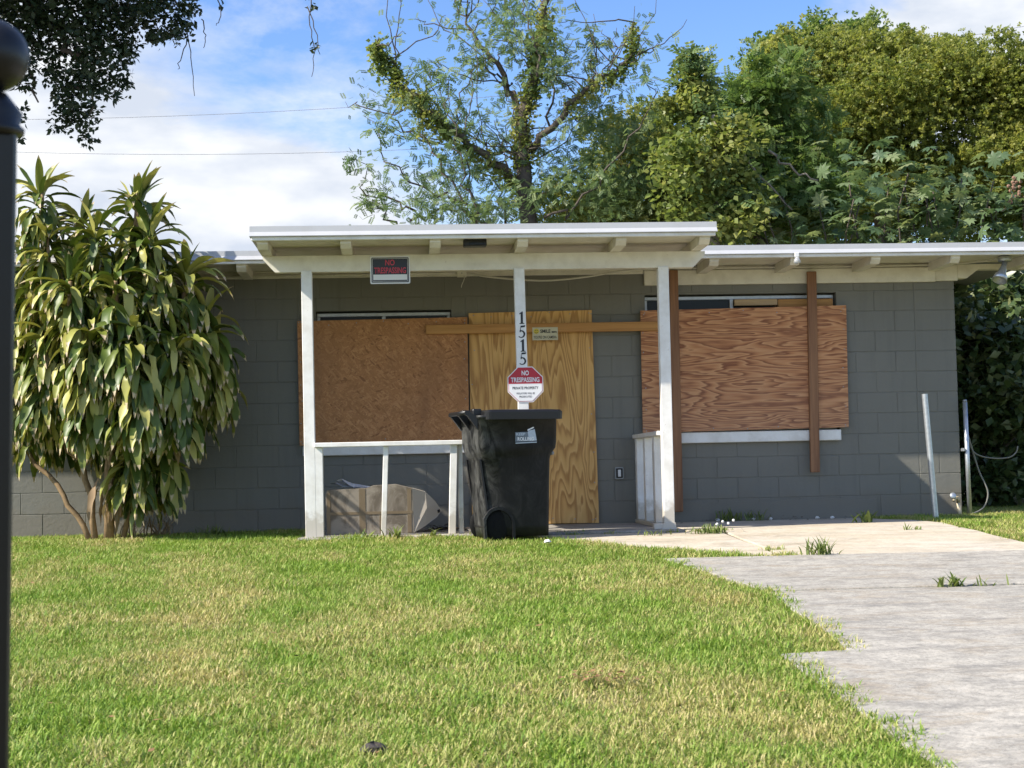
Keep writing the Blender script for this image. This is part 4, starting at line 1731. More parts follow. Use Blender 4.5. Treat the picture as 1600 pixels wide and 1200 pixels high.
gl = 'pale litter along the wall foot'
for i, (px_, y, lab) in enumerate(((2.95, -0.16, 'white scrap on the concrete under the left half of the red plywood'), (3.30, -0.14, 'white scrap beside the weed under the right window sill'),
                                   (3.46, -0.17, 'pair of pale scraps left of the hanging brown board'), (3.92, -0.15, 'white scrap below the hanging brown board'),
                                   (4.05, -0.20, 'small white scrap right of the hanging brown board'))):
    solo('litter_scrap', lumpy((px_, y, 0.015), 0.021, 40 + i, .6), 'litter_white', lab, 'litter', gl)
lf = leaf_lit(9, 1.436, -8.786, gz(-8.786) + .035, 1, 0.001, 0.040)
solo('fallen_leaf', lf, 'orange_leaf', 'bright orange dead leaf lying on the lawn near the drive', 'leaf')
solo('fallen_leaf', leaf_lit(10, -0.509, -7.726, gz(-7.726) + .04, 1, 0.001, 0.030), 'dark_leaf', 'dark curled leaf in the middle of the left lawn', 'leaf')
solo('fallen_leaf', leaf_lit(12, -0.95, -8.55, gz(-8.55) + .04, 1, 0.001, 0.035), 'dark_leaf', 'dark leaf nearer the front on the left lawn', 'leaf')
rgl = np.random.RandomState(77)
lv = MB()
for i in range(110):
    d_ = 4.6 + 8 * rgl.rand() ** 1.5
    yy = CAM[1] + d_
    xx = rgl.uniform(-.33 * d_, .12 * d_)
    q_ = leaf_lit(500 + i, xx, yy, gz(yy) + rgl.uniform(.02, .05), 1, .001, rgl.uniform(.008, .02))
    lv.add(q_.V, q_.F)
solo('leaf_litter', lv, 'dead_leaf', 'small dead leaves scattered over the lawn', None, kind='stuff')
solo('leaf_litter', leaf_lit(91, 0.78, -8.35, gz(-8.35) + .03, 110, .10, .016), 'dead_leaf', 'patch of dry brown leaves in the worn grass', None, kind='stuff')
solo('soil_clod', lumpy((-0.127, -9.40, gz(-9.4) + .02), 0.05, 3, .5), 'clod', 'dark lump of soil in the grass at the bottom of the picture', 'clod')
solo('litter_scrap', lumpy((1.08, -2.75, gz(-2.75) + .055), 0.03, 8, .5), 'litter_white', 'white scrap in the grass in front of the bin', 'litter')


# weeds
def weed(name, x, y, z, n, L, spread, seed, label, group='weeds in the joints of the concrete', mat='weed_leaf', w=0.006):
    rng = np.random.RandomState(seed)
    V, F, T = [], [], []
    for i in range(n):
        az = rng.uniform(0, 2 * PI)
        l = L * rng.uniform(.5, 1.15)
        e0, e1 = rng.uniform(.9, 1.5), rng.uniform(-.2, .9)
        p = np.array([rng.normal(0, spread), rng.normal(0, spread * .4), 0.0])
        d = np.array([math.cos(az), math.sin(az), 0])
        s_ = np.array([-math.sin(az), math.cos(az), 0])
        ti = rng.rand()
        o = len(V)
        for k in range(5):
            u = k / 4
            ww = w * (0.6, 1.0, 1.0, .7, .05)[k]
            V.append(p + s_ * ww)
            V.append(p - s_ * ww)
            T += [ti, ti]
            e = e0 + (e1 - e0) * u
            p = p + (d * math.cos(e) + np.array([0, 0, math.sin(e)])) * l / 4
        for k in range(4):
            F.append((o + 2 * k, o + 2 * k + 1, o + 2 * k + 3, o + 2 * k + 2))
    me = np_mesh('weed', np.array(V), np.array(F), {'tint': T})
    o = link('weed', me, mat, None, (x, y, z))
    tag(o, label, 'weed', group)


weed('weed', 2.914, -3.875, gz(-3.9) + .02, 60, 0.15, 0.06, 1, 'grey green grass tuft in the joint in the middle of the drive')
weed('weed', 2.52, -1.98, gz(-2) + .01, 70, 0.10, 0.09, 2, 'clump of low green weeds with tiny white flowers just right of the porch post')
weed('weed', 4.08, -1.15, gz(-1.2) + .02, 26, 0.15, 0.04, 3, 'small upright green weed at the shade edge near the pipe post', w=.014)
weed('weed', 4.15, -2.15, gz(-2.1) + .01, 16, 0.07, 0.05, 31, 'flat brown green weed on the drive edge by the right lawn')
weed('weed', 3.22, -5.70, gz(-5.7) + .01, 26, 0.11, 0.04, 4, 'green weed in the cross joint of the drive, left one', w=.009)
weed('weed', 3.42, -5.72, gz(-5.7) + .01, 14, 0.09, 0.06, 5, 'thin weeds in the cross joint of the drive at the right edge', w=.005)
weed('weed', 3.08, -0.12, 0.0, 40, 0.14, 0.07, 6, 'dark weed growing against the wall under the right window')
weed('weed', 3.32, -0.14, 0.0, 30, 0.14, 0.07, 61, 'dark weed against the wall left of the hanging brown board')
weed('weed', -0.11, -1.78, gz(-1.8), 14, 0.16, 0.03, 7, 'tall thin weed at the foot of the middle railing stud', w=.010)
weed('weed', 0.22, -1.80, gz(-1.8), 9, 0.15, 0.02, 71, 'single stalk weed below the right half of the railing', w=.010)
weed('weed', -0.38, -1.80, gz(-1.8), 10, 0.14, 0.03, 72, 'reddish tipped weed in front of the carton', w=.010)
weed('weed', 2.05, -2.02, gz(-2) + .01, 14, 0.06, 0.08, 8, 'low dry weed on the tan slab in front of the porch')
weed('weed', -2.35, -0.55, -0.02, 60, 0.28, 0.14, 9, 'scruffy dry weed beside the cane plant at the wall', mat='dry_cane_leaf')
weed('weed', -1.75, -0.75, -0.02, 50, 0.16, 0.07, 91, 'low pale weeds in the grass right of the cane plant')
# tiny flowers on the clump
fm = MB()
rg = random.Random(8)
for i in range(5):
    fm.sphere((2.55 + rg.uniform(0, .16), -1.98 + rg.uniform(-.05, .05), gz(-2) + rg.uniform(.08, .14)), 0.012, 8, 5)
solo('weed_flower', fm, 'litter_white', 'tiny white flower heads above the weeds by the porch post', None, kind='stuff')


# ------------------------------------------------------------------ foliage tools
def unit(a):
    return a / np.maximum(np.linalg.norm(a, axis=1, keepdims=True), 1e-9)


def leaf_frames(n, rng, zbias=-0.25, flat=0.5):
    """random leaf frames: columns are length axis, width axis, normal"""
    d = rng.normal(size=(n, 3))
    d[:, 2] = d[:, 2] * 0.7 + zbias
    d = unit(d)
    up = rng.normal(size=(n, 3)) * (1 - flat)
    up[:, 2] += flat * 1.6
    w = unit(np.cross(up, d))
    nn = np.cross(d, w)
    return np.stack([d, w, nn], axis=2)


LEAF4 = (np.array([[0, 0, 0], [.45, .30, .03], [1, 0, -.06], [.45, -.30, .03]]), np.array([[0, 1, 2], [0, 2, 3]]))


def compound(n_pairs, lw=0.09):
    """pinnate leaf: leaflets in pairs along a rachis of length 1"""
    V, F = [], []
    for i in range(n_pairs):
        u = 0.25 + 0.7 * i / max(1, n_pairs - 1)
        for sgn in (1, -1):
            L = 0.36 * (1 - .35 * abs(u - .55))
            a = sgn * 1.0
            d = np.array([math.cos(a), math.sin(a), -.18])
            s_ = np.array([-math.sin(a), math.cos(a), 0]) * lw
            b = np.array([u, 0, -0.12 * u * u])
            o = len(V)
            V += [b, b + d * L * .5 + s_, b + d * L, b + d * L * .5 - s_]
            F += [(o, o + 1, o + 2), (o, o + 2, o + 3)]
    return np.array(V), np.array(F)


def sprig(n, seed, L=0.45, w=0.15):
    """twig end with simple leaves set round it"""
    rng = np.random.RandomState(seed)
    V, F = [], []
    for i in range(n):
        u = 0.15 + 0.85 * i / n
        az = i * 2.4
        d = np.array([0.55, math.cos(az) * .8, math.sin(az) * .55])
        d /= np.linalg.norm(d)
        s_ = np.cross(d, rng.normal(size=3))
        s_ = s_ / np.linalg.norm(s_) * w
        b = np.array([u * .75, 0, 0])
        o = len(V)
        V += [b, b + d * L * .5 + s_, b + d * L, b + d * L * .5 - s_]
        F += [(o, o + 1, o + 2), (o, o + 2, o + 3)]
    return np.array(V), np.array(F)


def star_leaf(lobes=8, seed=0):
    """palmate leaf of pointed lobes"""
    V = [(0, 0, 0)]
    F = []
    for i in range(lobes):
        a = -2.5 + 5.0 * i / (lobes - 1)
        L = 0.55 * (1 - .25 * abs(a) / 2.5) + .05
        d = np.array([math.cos(a), math.sin(a)])
        s_ = np.array([-math.sin(a), math.cos(a)]) * 0.115
        o = len(V)
        V += [tuple(d * L * .55 + s_) + (-.03,), tuple(d * L) + (-.12,), tuple(d * L * .55 - s_) + (-.03,)]
        F += [(0, o, o + 1), (0, o + 1, o + 2)]
    return np.array(V, dtype=float), np.array(F)


def instances(tmpl, pos, frames, scale, tint):
    """merge transformed copies of a leaf template"""
    TV, TF = tmpl
    n, k = len(pos), len(TV)
    V = np.einsum('nij,kj->nki', frames, TV) * scale[:, None, None] + pos[:, None, :]
    F = TF[None, :, :] + (np.arange(n) * k)[:, None, None]
    T = np.repeat(tint, k)
    return V.reshape(-1, 3), F.reshape(-1, TF.shape[1]), T


class Crown:
    def __init__(self, seed):
        self.rng = np.random.RandomState(seed)
        self.V, self.F, self.T, self.o = [], [], [], 0

    def put(self, tmpl, pos, size, zbias=-.25, flat=.5, tint=(0, 1), clump_tint=None):
        n = len(pos)
        fr = leaf_frames(n, self.rng, zbias, flat)
        sc = size * self.rng.uniform(.65, 1.25, n)
        ti = self.rng.uniform(tint[0], tint[1], n) if clump_tint is None else np.clip(clump_tint + self.rng.normal(0, .16, n), 0, 1)
        V, F, T = instances(tmpl, pos, fr, sc, ti)
        self.V.append(V)
        self.F.append(F + self.o)
        self.T.append(T)
        self.o += len(V)

    def blob(self, tmpl, c, rad, n, size, clumps=12, csize=.33, shell=.55, **k):
        """leaves gathered into clumps that sit mostly near the surface of an ellipsoid"""
        rng = self.rng
        d = unit(rng.normal(size=(clumps, 3)))
        r = rng.uniform(shell, 1.0, (clumps, 1)) ** .7
        cc = np.array(c) + d * r * np.array(rad)
        ct = rng.uniform(.15, .85, clumps)
        which = rng.randint(0, clumps, n)
        cr = csize * float(np.mean(rad)) * rng.uniform(.6, 1.3, clumps)
        p = cc[which] + np.clip(rng.normal(size=(n, 3)), -1.6, 1.6) * cr[which][:, None] * np.array([1, 1, .75])
        self.put(tmpl, p, size, clump_tint=ct[which], **k)

    def along(self, tmpl, pts, n, rad, size, sag=0.0, **k):
        """leaves wrapped round a branch line"""
        rng = self.rng
        P = np.array(pts, dtype=float)
        seg = np.linalg.norm(np.diff(P, axis=0), axis=1)
        cs = np.concatenate([[0], np.cumsum(seg)])
        s_ = rng.uniform(0, cs[-1], n)
        i = np.clip(np.searchsorted(cs, s_) - 1, 0, len(seg) - 1)
        t = ((s_ - cs[i]) / np.maximum(seg[i], 1e-6))[:, None]
        p = P[i] * (1 - t) + P[i + 1] * t
        rr = rad * (0.55 + .45 * np.sin(s_ * 5.1 + P[0, 0] * 3) ** 2)
        off = np.clip(rng.normal(size=(n, 3)), -1.7, 1.7) * rr[:, None] * .6
        off[:, 2] -= np.abs(rng.normal(size=n)) * sag
        ct = .5 + .35 * np.sin(s_ * 3.3 + P[0, 2])
        self.put(tmpl, p + off, size, clump_tint=ct, **k)

    def mesh(self, name, off):
        V = np.concatenate(self.V) - np.array(off)
        F = np.concatenate(self.F)
        return np_mesh(name, V, F, {'tint': np.concatenate(self.T)})


def wig(pts, rng, amt, sub=4):
    """kinked branch line through points"""
    out = []
    P = [np.array(p, dtype=float) for p in pts]
    for a, b in zip(P[:-1], P[1:]):
        for k in range(sub):
            q = a + (b - a) * k / sub
            if k:
                q = q + rng.normal(0, amt, 3)
            out.append(q)
    out.append(P[-1])
    return out


def limb(mb, pts, r0, r1, n=7):
    m = len(pts)
    mb.tube(pts, [r0 + (r1 - r0) * i / (m - 1) for i in range(m)], n)


def P_(Y, *pp):
    """points measured on the photograph at depth Y; each (px, py[, extra depth])"""
    return [tuple(at(p[0], p[1], Y + (p[2] if len(p) > 2 else 0))) for p in pp]


# ------------------------------------------------------------------ cane plant (dracaena) at the left
def cane_leaf_mesh(e0, e1, seed, twist=0.0, wob=0.0, kink=None, N=9):
    """strap leaf of length 1 growing along +x, bending from elevation e0 to e1"""
    rng = np.random.RandomState(seed)
    V, F, U = [], [], []
    p = np.array([0.0, 0.0, 0.0])
    for k in range(N + 1):
        u = k / N
        ww = 0.098 * (min(1, .30 + u * 2.8)) * (1 - max(0, (u - .55) / .45) ** 1.7 * .97)
        e = e0 + (e1 - e0) * (u ** 0.8)
        if kink and u > kink:
            e = min(e, -1.35)
        d = np.array([math.cos(e), 0, math.sin(e)])
        nrm = np.array([-math.sin(e), 0, math.cos(e)])
        a = twist * u
        side = np.array([0, 1, 0]) * math.cos(a) + nrm * math.sin(a)
        up = nrm * math.cos(a) - np.array([0, 1, 0]) * math.sin(a)
        rip = wob * math.sin(u * 15 + seed)
        V += [p + side * ww + up * (ww * .45 + rip * ww), p, p - side * ww + up * (ww * .45 - rip * ww)]
        U += [u, u, u]
        p = p + d / N
    for k in range(N):
        a = 3 * k
        F += [(a, a + 1, a + 4, a + 3), (a + 1, a + 2, a + 5, a + 4)]
    return np.array(V), np.array(F), np.array(U)


def build_cane():
    base = (-2.92, -0.95, -0.03)
    rng = np.random.RandomState(21)
    pl = thing('cane_plant', 'tall bushy cane plant with drooping yellow green strap leaves against the house wall', 'plant', base)
    kinds = {
        'up': [cane_leaf_mesh(1.25, 0.35, 1, .3, .1), cane_leaf_mesh(1.0, -0.2, 2, -.4, .1), cane_leaf_mesh(1.4, 0.9, 3, .2, .1), cane_leaf_mesh(.9, -.7, 12, .2, .1)],
        'arch': [cane_leaf_mesh(.75, -1.0, 4, .3, .12), cane_leaf_mesh(.5, -1.3, 5, -.3, .12), cane_leaf_mesh(.9, -1.2, 6, .5, .15), cane_leaf_mesh(.45, -.5, 13, -.5, .1)],
        'droop': [cane_leaf_mesh(-.25, -1.5, 7, .3, .15), cane_leaf_mesh(-.5, -1.5, 8, -.6, .25), cane_leaf_mesh(.1, -1.55, 9, .9, .25, .25), cane_leaf_mesh(-.7, -1.45, 14, .8, .3)],
        'hang': [cane_leaf_mesh(-.9, -1.55, 10, .6, .2), cane_leaf_mesh(-1.1, -1.5, 11, -.8, .3), cane_leaf_mesh(-.7, -1.6, 15, 1.0, .3)],
    }
    meshes = {}
    for k, lst in kinds.items():
        meshes[k] = []
        for (V, F, U) in lst:
            me = np_mesh('leaf', V, F, {'tint': np.zeros(len(V)), 'along': U}, True)
            me.materials.append(M['cane_leaf'])
            meshes[k].append(me)
    leaves = []          # (kind, variant, pos, az, scale, mat)

    def head(p, n_up, n_arch, n_droop, skirt, L, n_hang=0, squash=1.0):
        p = np.array(p)
        n_up, n_arch, n_droop, n_hang = int(n_up * 1.1), int(n_arch * 1.3), int(n_droop * 4.6), int(n_hang * 5.0)
        for kind, n, dz, ln in (('up', n_up, (.0, .10), 1.0), ('arch', n_arch, (-.15, .05), 1.05), ('droop', n_droop, (-skirt, -.05), 1.0), ('hang', n_hang, (-skirt * 1.05, -skirt * .2), .95)):
            for i in range(n):
                az = rng.uniform(0, 2 * PI)
                z = rng.uniform(*dz)
                off = np.array([math.cos(az), math.sin(az), 0]) * rng.uniform(.01, .05)
                if kind in ('droop', 'hang'):
                    off *= 1.5
                leaves.append((kind, rng.randint(len(kinds[kind])), p + off + np.array([0, 0, z]), az, L * ln * rng.uniform(.66, 1.05), 'cane_leaf'))

    # front heads measured on the photograph: (px, py, Y, up, arch, droop, hang, skirt, length)
    H = [(62, 312, -1.0, 14, 12, 8, 2, .35, .36), (215, 330, -1.05, 16, 14, 10, 3, .4, .40), (128, 355, -.75, 10, 12, 8, 2, .4, .38),
         (150, 372, -1.3, 8, 12, 14, 6, .7, .38), (75, 385, -1.15, 8, 10, 12, 6, .7, .36), (232, 372, -1.25, 8, 12, 14, 6, .7, .40),
         (45, 440, -.9, 6, 10, 14, 8, .8, .38), (110, 440, -1.45, 5, 10, 18, 12, .9, .38), (180, 440, -1.55, 5, 10, 18, 12, .95, .40), (245, 450, -1.35, 6, 10, 16, 12, .9, .40),
         (292, 440, -1.1, 12, 12, 14, 8, .8, .44), (70, 520, -1.3, 2, 6, 16, 12, .7, .38), (140, 520, -1.6, 2, 8, 18, 14, .8, .40), (210, 520, -1.65, 2, 8, 18, 14, .8, .40),
         (275, 530, -1.4, 3, 8, 18, 14, .75, .42), (322, 505, -1.0, 5, 8, 14, 10, .6, .42), (45, 560, -1.05, 2, 6, 12, 10, .55, .38), (160, 470, -.6, 6, 10, 12, 8, .9, .4),
         (255, 480, -.55, 6, 10, 12, 8, .9, .42), (335, 560, -.75, 2, 5, 10, 9, .4, .40),
         (205, 690, -1.1, 2, 5, 8, 10, .35, .40), (250, 690, -.9, 2, 4, 10, 10, .4, .42), (225, 735, -1.05, 1, 3, 3, 4, .25, .38), (55, 640, -.8, 3, 5, 7, 6, .3, .38),
         (70, 440, -.40, 4, 8, 12, 10, .9, .4), (130, 470, -.35, 4, 8, 14, 10, .9, .4), (190, 480, -.35, 4, 8, 14, 10, .9, .4), (250, 530, -.35, 4, 8, 12, 10, .8, .4), (95, 570, -.35, 3, 7, 10, 10, .7, .4),  # this row and the next: rear heads added to shade the wall
         (165, 590, -.30, 3, 7, 12, 10, .6, .4), (225, 610, -.35, 3, 7, 12, 10, .6, .4), (290, 560, -.40, 3, 7, 10, 10, .6, .4), (140, 400, -.45, 4, 8, 10, 8, .8, .4), (50, 500, -.3, 3, 7, 8, 8, .7, .4), (40, 390, -.45, 5, 8, 8, 6, .6, .38)]
    tops = []
    for (px_, py_, Y, nu, na, nd, nh, sk, L) in H:
        p = at(px_, py_, Y)
        tops.append(p)
        head(p, nu, na, nd, sk, L, nh)
    # canes
    sr = np.random.RandomState(5)
    stems = [[(168, 838, -.95), (172, 700, -1.0), (176, 560, -1.1), (180, 440, -1.5)], [(172, 838, -.95), (175, 640, -1.05), (205, 460, -1.2), (215, 312, -1.05)],
             [(150, 838, -.95), (128, 720, -.95), (108, 620, -1.05), (110, 440, -1.4)], [(108, 640, -1.05), (90, 520, -1.1), (75, 385, -1.1), (62, 292, -1.0)],
             [(143, 836, -.95), (100, 775, -.92), (45, 708, -.85), (20, 680, -.8)], [(190, 836, -.9), (225, 680, -1.0), (270, 540, -1.2), (292, 440, -1.1)],
             [(230, 660, -1.0), (290, 590, -1.0), (322, 505, -1.0)], [(176, 600, -1.0), (150, 470, -.8), (128, 345, -.75)], [(120, 660, -1.0), (80, 600, -1.2), (45, 500, -1.0), (45, 440, -.9)],
             [(200, 560, -1.1), (240, 470, -1.25), (232, 372, -1.25)], [(128, 720, -.95), (90, 690, -.8), (55, 640, -.8)]]
    rads = [.036, .034, .030, .020, .026, .026, .018, .02, .018, .018, .014]
    for st, r in zip(stems, rads):
        pts = wig([at(*q) for q in st], sr, .012, 4)
        if st[0][1] > 830:
            pts[0][2] = -0.05
        mb = MB()
        limb(mb, pts, r, r * .62, 9)
        part('cane', mb, 'cane_bark', pl, True)
    # the 300 nearest the camera are parts of their own, the rest one part
    leaves.sort(key=lambda q: q[2][1] - 0.12 * math.sin(q[3]) * -1)
    dry = []
    loc = np.array(base)
    for i, (kind, v, p, az, sc, mat) in enumerate(leaves[:300]):
        o = bpy.data.objects.new('leaf', meshes[kind][v])
        COL.objects.link(o)
        o.parent = pl
        o.location = tuple(p - loc)
        o.rotation_euler = (rng.uniform(-.25, .25), rng.uniform(-.12, .12), az)
        o.scale = (sc, sc * rng.uniform(.85, 1.25), sc)
    VV, FF, TT, UU, off = [], [], [], [], 0
    for (kind, v, p, az, sc, mat) in leaves[300:]:
        V, F, U = kinds[kind][v]
        rx = rng.uniform(-.25, .25)
        Rm = np.array(Matrix.Rotation(az, 3, 'Z') @ Matrix.Rotation(rx, 3, 'X'))
        VV.append((V * sc) @ Rm.T + p - loc)
        FF.append(F + off)
        TT.append(np.full(len(V), rng.rand()))
        UU.append(U)
        off += len(V)
    me = np_mesh('leaf', np.concatenate(VV), np.concatenate(FF), {'tint': np.concatenate(TT), 'along': np.concatenate(UU)}, True)
    o = link('leaf', me, 'cane_leaf', pl)
    o['kind'] = 'stuff'
    # withered leaves hanging low
    VV, FF, TT, off = [], [], [], 0
    for (px_, py_, Y) in ((225, 770, -1.0), (255, 735, -.95), (180, 780, -1.05), (165, 790, -1.0), (205, 790, -.95), (248, 760, -.9), (120, 640, -1.5), (160, 775, -1.1), (195, 800, -1.), (240, 690, -1.2), (52, 560, -1.4), (190, 600, -1.7), (215, 640, -1.6)):
        for q in range(3):
            V, F, U = kinds['hang'][rng.randint(3)]
            Rm = np.array(Matrix.Rotation(rng.uniform(0, 6.28), 3, 'Z'))
            p = at(px_ + rng.uniform(-14, 14), py_ - 28, Y) - loc
            VV.append((V * rng.uniform(.25, .42) * np.array([1, .7, 1])) @ Rm.T + p)
            FF.append(F + off)
            TT.append(np.full(len(V), rng.rand()))
            off += len(V)
    me = np_mesh('withered_leaves', np.concatenate(VV), np.concatenate(FF), {'tint': np.concatenate(TT)}, True)
    o = link('withered_leaves', me, 'dry_cane_leaf', pl)
    o['kind'] = 'stuff'


build_cane()

# ------------------------------------------------------------------ trees behind the house
COMP = compound(5, .085)
COMP3 = compound(4, .10)
SPR = [sprig(7, 1), sprig(6, 2, .5, .17)]
VINE = (np.array([[0, 0, 0], [.35, .42, .0], [1, 0, -.1], [.35, -.42, .0]]), np.array([[0, 1, 2], [0, 2, 3]]))


def tree_obj(name, label, base, trunk_mb, crown, leafmat, barkmat='bark', group=None, cat='tree', smooth=True):
    t = thing(name, label, cat, base, group)
    if trunk_mb is not None and trunk_mb.V:
        part('trunk', trunk_mb, barkmat, t, smooth)
    for nm, cr, mt in crown:
        link(nm, cr.mesh(nm, base), mt, t)
    return t


gt = 'trees behind the house'


def tree_centre():
    Y = 9.0
    rng = np.random.RandomState(31)
    b = at(828, 380, Y)
    base = (b[0], Y, -0.03)
    mb = MB()
    main = wig([base] + P_(Y, (826, 350), (818, 260), (814, 185), (838, 110), (852, 40), (850, -50)), rng, .05)
    limb(mb, main, .16, .04)
    L1 = wig(P_(Y, (822, 290), (765, 255, -.3), (700, 200, -.6), (640, 145, -.6), (602, 100, -.5), (592, 60, -.5)), rng, .05)
    L2 = wig(P_(Y, (815, 170), (790, 130, .3), (760, 78, .4), (738, 48, .5), (712, 0, .6)), rng, .05)
    L3 = wig(P_(Y, (828, 235), (870, 192, -.2), (915, 140, -.4), (960, 122, -.4), (985, 90, -.5), (992, 35, -.5)), rng, .05)
    L4 = wig(P_(Y, (818, 262), (780, 240, .5), (720, 235, .8), (660, 215, 1), (610, 185, 1)), rng, .06)
    for l, r in ((L1, .075), (L2, .06), (L3, .06), (L4, .035)):
        limb(mb, l, r, .012)
    cr_v, cr_b = Crown(1), Crown(2)
    # twigs
    tw = [[(925, 135), (922, 95), (926, 55)], [(700, 205), (668, 150), (672, 100)], [(742, 345), (700, 300), (640, 285), (600, 250), (590, 200)], [(650, 330), (610, 310), (572, 305), (556, 250)],
          [(620, 350), (590, 325), (572, 312)], [(745, 350), (690, 270), (665, 215), (662, 160)], [(760, 350), (735, 300), (720, 240), (700, 180), (695, 120)], [(820, 330), (870, 300), (920, 250), (940, 200)],
          [(840, 120), (835, 70), (815, 20), (820, -20)], [(800, 130), (760, 110), (735, 90)], [(850, 340), (900, 320), (950, 260), (1000, 200), (1018, 160), (1012, 120)], [(860, 200), (862, 130), (866, 70)],
          [(790, 350), (770, 280), (740, 250)], [(640, 345), (690, 325), (760, 320)], [(740, 345), (735, 270), (718, 200)], [(700, 215), (720, 160), (738, 110)]]
    for q in tw:
        l = wig(P_(Y + rng.uniform(-1, 1), *q), rng, .05)
        limb(mb, l, .022, .006, 5)
        cr_b.along(COMP, l[len(l) // 3:], 30, .16, .16)
        cr_b.blob(COMP, l[-1], (.16, .16, .10), 22, .17, 3, .4)
    for src, cnt in ((L1, 14), (L2, 12), (L3, 16), (main[4:], 24), (L4, 12)):
        for q in range(cnt):
            p = np.array(src[rng.randint(2, len(src))])
            d = np.array([rng.normal(0, .55), rng.normal(0, .3), abs(rng.normal(.5, .35))])
            l = wig([p, p + d * .55 + np.array([d[0] * .3, 0, 0]), p + d * rng.uniform(1.0, 1.6)], rng, .035)
            limb(mb, l, .013, .004, 5)
            cr_b.along(COMP, l[3:], 8, .10, .14)
    # vine sleeves
    cr_v.along(VINE, L1, 1900, .13, .065, .08)
    cr_v.along(VINE, L1[8:], 1500, .19, .065, .12)
    cr_v.along(VINE, main[8:22], 3200, .21, .065, .10)
    cr_v.along(VINE, L3[6:], 1200, .12, .065, .08)
    # feathery foliage
    for (px_, py_, rx, rz, n) in ((592, 150, .5, .8, 130), (600, 90, .28, .35, 60), (655, 105, .25, .2, 40), (760, 60, .6, .65, 260), (800, 30, .5, .4, 160), (845, 55, .55, .7, 340), (720, 25, .35, .4, 90),
                                  (860, 120, .55, .6, 280), (900, 170, .5, .5, 140), (960, 150, .6, .5, 140), (992, 70, .22, .6, 80), (930, 130, .4, .4, 80), (700, 190, .5, .5, 130), (760, 170, .45, .6, 130),
                                  (640, 200, .7, .4, 90), (700, 280, .9, .5, 240), (660, 320, .9, .4, 260), (760, 300, .9, .6, 340), (820, 320, .8, .5, 260), (880, 290, .8, .8, 340), (880, 230, .6, .5, 150),
                                  (930, 300, .9, .7, 420), (985, 270, .8, .8, 460), (1005, 200, .5, .5, 170), (940, 210, .6, .5, 170), (610, 290, .4, .3, 40), (735, 340, .9, .2, 200)):
        cr_b.blob(COMP, at(px_, py_, Y + rng.uniform(-.8, .8)), (rx, rx * 1.1, rz), int(n * (1.15 if py_ > 200 else .8)), .125, 14, .24, .1)
    t = tree_obj('vine_tree', 'tall thin tree wrapped in yellow green vines right behind the middle of the house', base, mb,
                 [('crown', cr_b, 'blue_green_leaf'), ('vine', cr_v, 'vine_leaf')], None, 'bark', gt)


tree_centre()


def tree_columns():
    """vine-smothered trunks right of the middle"""
    for i, (pts, Y, lab) in enumerate((
            ([(1112, 390), (1112, 300), (1108, 230), (1095, 175), (1086, 120), (1083, 95)], 8.4, 'slim palm like tree top rising above a vine covered trunk'),
            ([(1118, 390), (1120, 300), (1116, 235), (1114, 180)], 8.0, 'pale trunk hung with brown and green vines beside the porch roof corner'))):
        rng = np.random.RandomState(60 + i)
        b = at(pts[0][0], pts[0][1], Y)
        base = (b[0], Y, -0.03)
        l = wig([base] + P_(Y, *pts), rng, .04)
        mb = MB()
        limb(mb, l, .10, .03)
        cv, cb = Crown(70 + i), Crown(80 + i)
        up = l[6:]
        cv.along(VINE, up, 1900, .34, .10, .22)
        if i == 0:
            top = at(1084, 95, Y)
            cb.blob(COMP3, top, (.24, .24, .12), 80, .26, 8, .25)
            cb.blob(COMP3, at(1092, 125, Y), (.28, .28, .18), 90, .26, 8, .25)
            cb.along(COMP3, up[4:], 160, .3, .26)
            cv.blob(VINE, at(1075, 170, Y), (.35, .4, .4), 700, .10, 8, .35)
        else:
            cb.along(COMP3, up, 200, .4, .26)
            cv.blob(VINE, at(1150, 230, Y), (.4, .4, .5), 900, .10, 10, .35)
            cv.blob(VINE, at(1075, 290, Y), (.5, .5, .9), 1500, .10, 12, .35)
            cv.blob(VINE, at(1140, 320, Y), (.5, .5, .6), 1200, .10, 12, .35)
        tree_obj('vine_column_tree', lab, base, mb, [('crown', cb, 'blue_green_leaf'), ('vine', cv, 'vine_leaf')], None, 'pale_bark', gt)


tree_columns()


def blob_tree(name, label, Y, trunk, limbs, blobs, leaf, size, seed, tmpl, density=1.0, bark='bark', group=gt, csize=.30, shell=.5, r0=.16, cat='tree', zb=-.2, clump=14, tufts=0):
    rng = np.random.RandomState(seed)
    b = at(trunk[0][0], trunk[0][1], Y)
    base = (b[0], Y, -0.03)
    mb = MB()
    tl = wig([base] + P_(Y, *trunk), rng, .05)
    limb(mb, tl, r0, r0 * .35)
    for l in limbs:
        limb(mb, wig(P_(Y, *l), rng, .07), r0 * .42, .012, 6)
    cr = Crown(seed + 1)
    for q in blobs:
        px_, py_, rx, rz, n = q[:5]
        dy = q[5] if len(q) > 5 else rng.uniform(-.5, .5)
        cr.blob(tmpl, at(px_, py_, Y + dy), (rx, rx, rz), int(n * density), size, clump, csize, shell, zbias=zb)
        for k in range(tufts):
            a = rng.uniform(-.3, PI + .3)
            c = at(px_, py_, Y + dy) + np.array([math.cos(a) * rx * 1.12, rng.normal(0, .2), abs(math.sin(a)) * rz * 1.18])
            cr.blob(tmpl, c, (.20, .2, .17), int(rng.uniform(14, 46)), size * 1.15, 5, .35, .1, zbias=.2)
    return tree_obj(name, label, base, mb, [('crown', cr, leaf)], None, bark, group, cat)


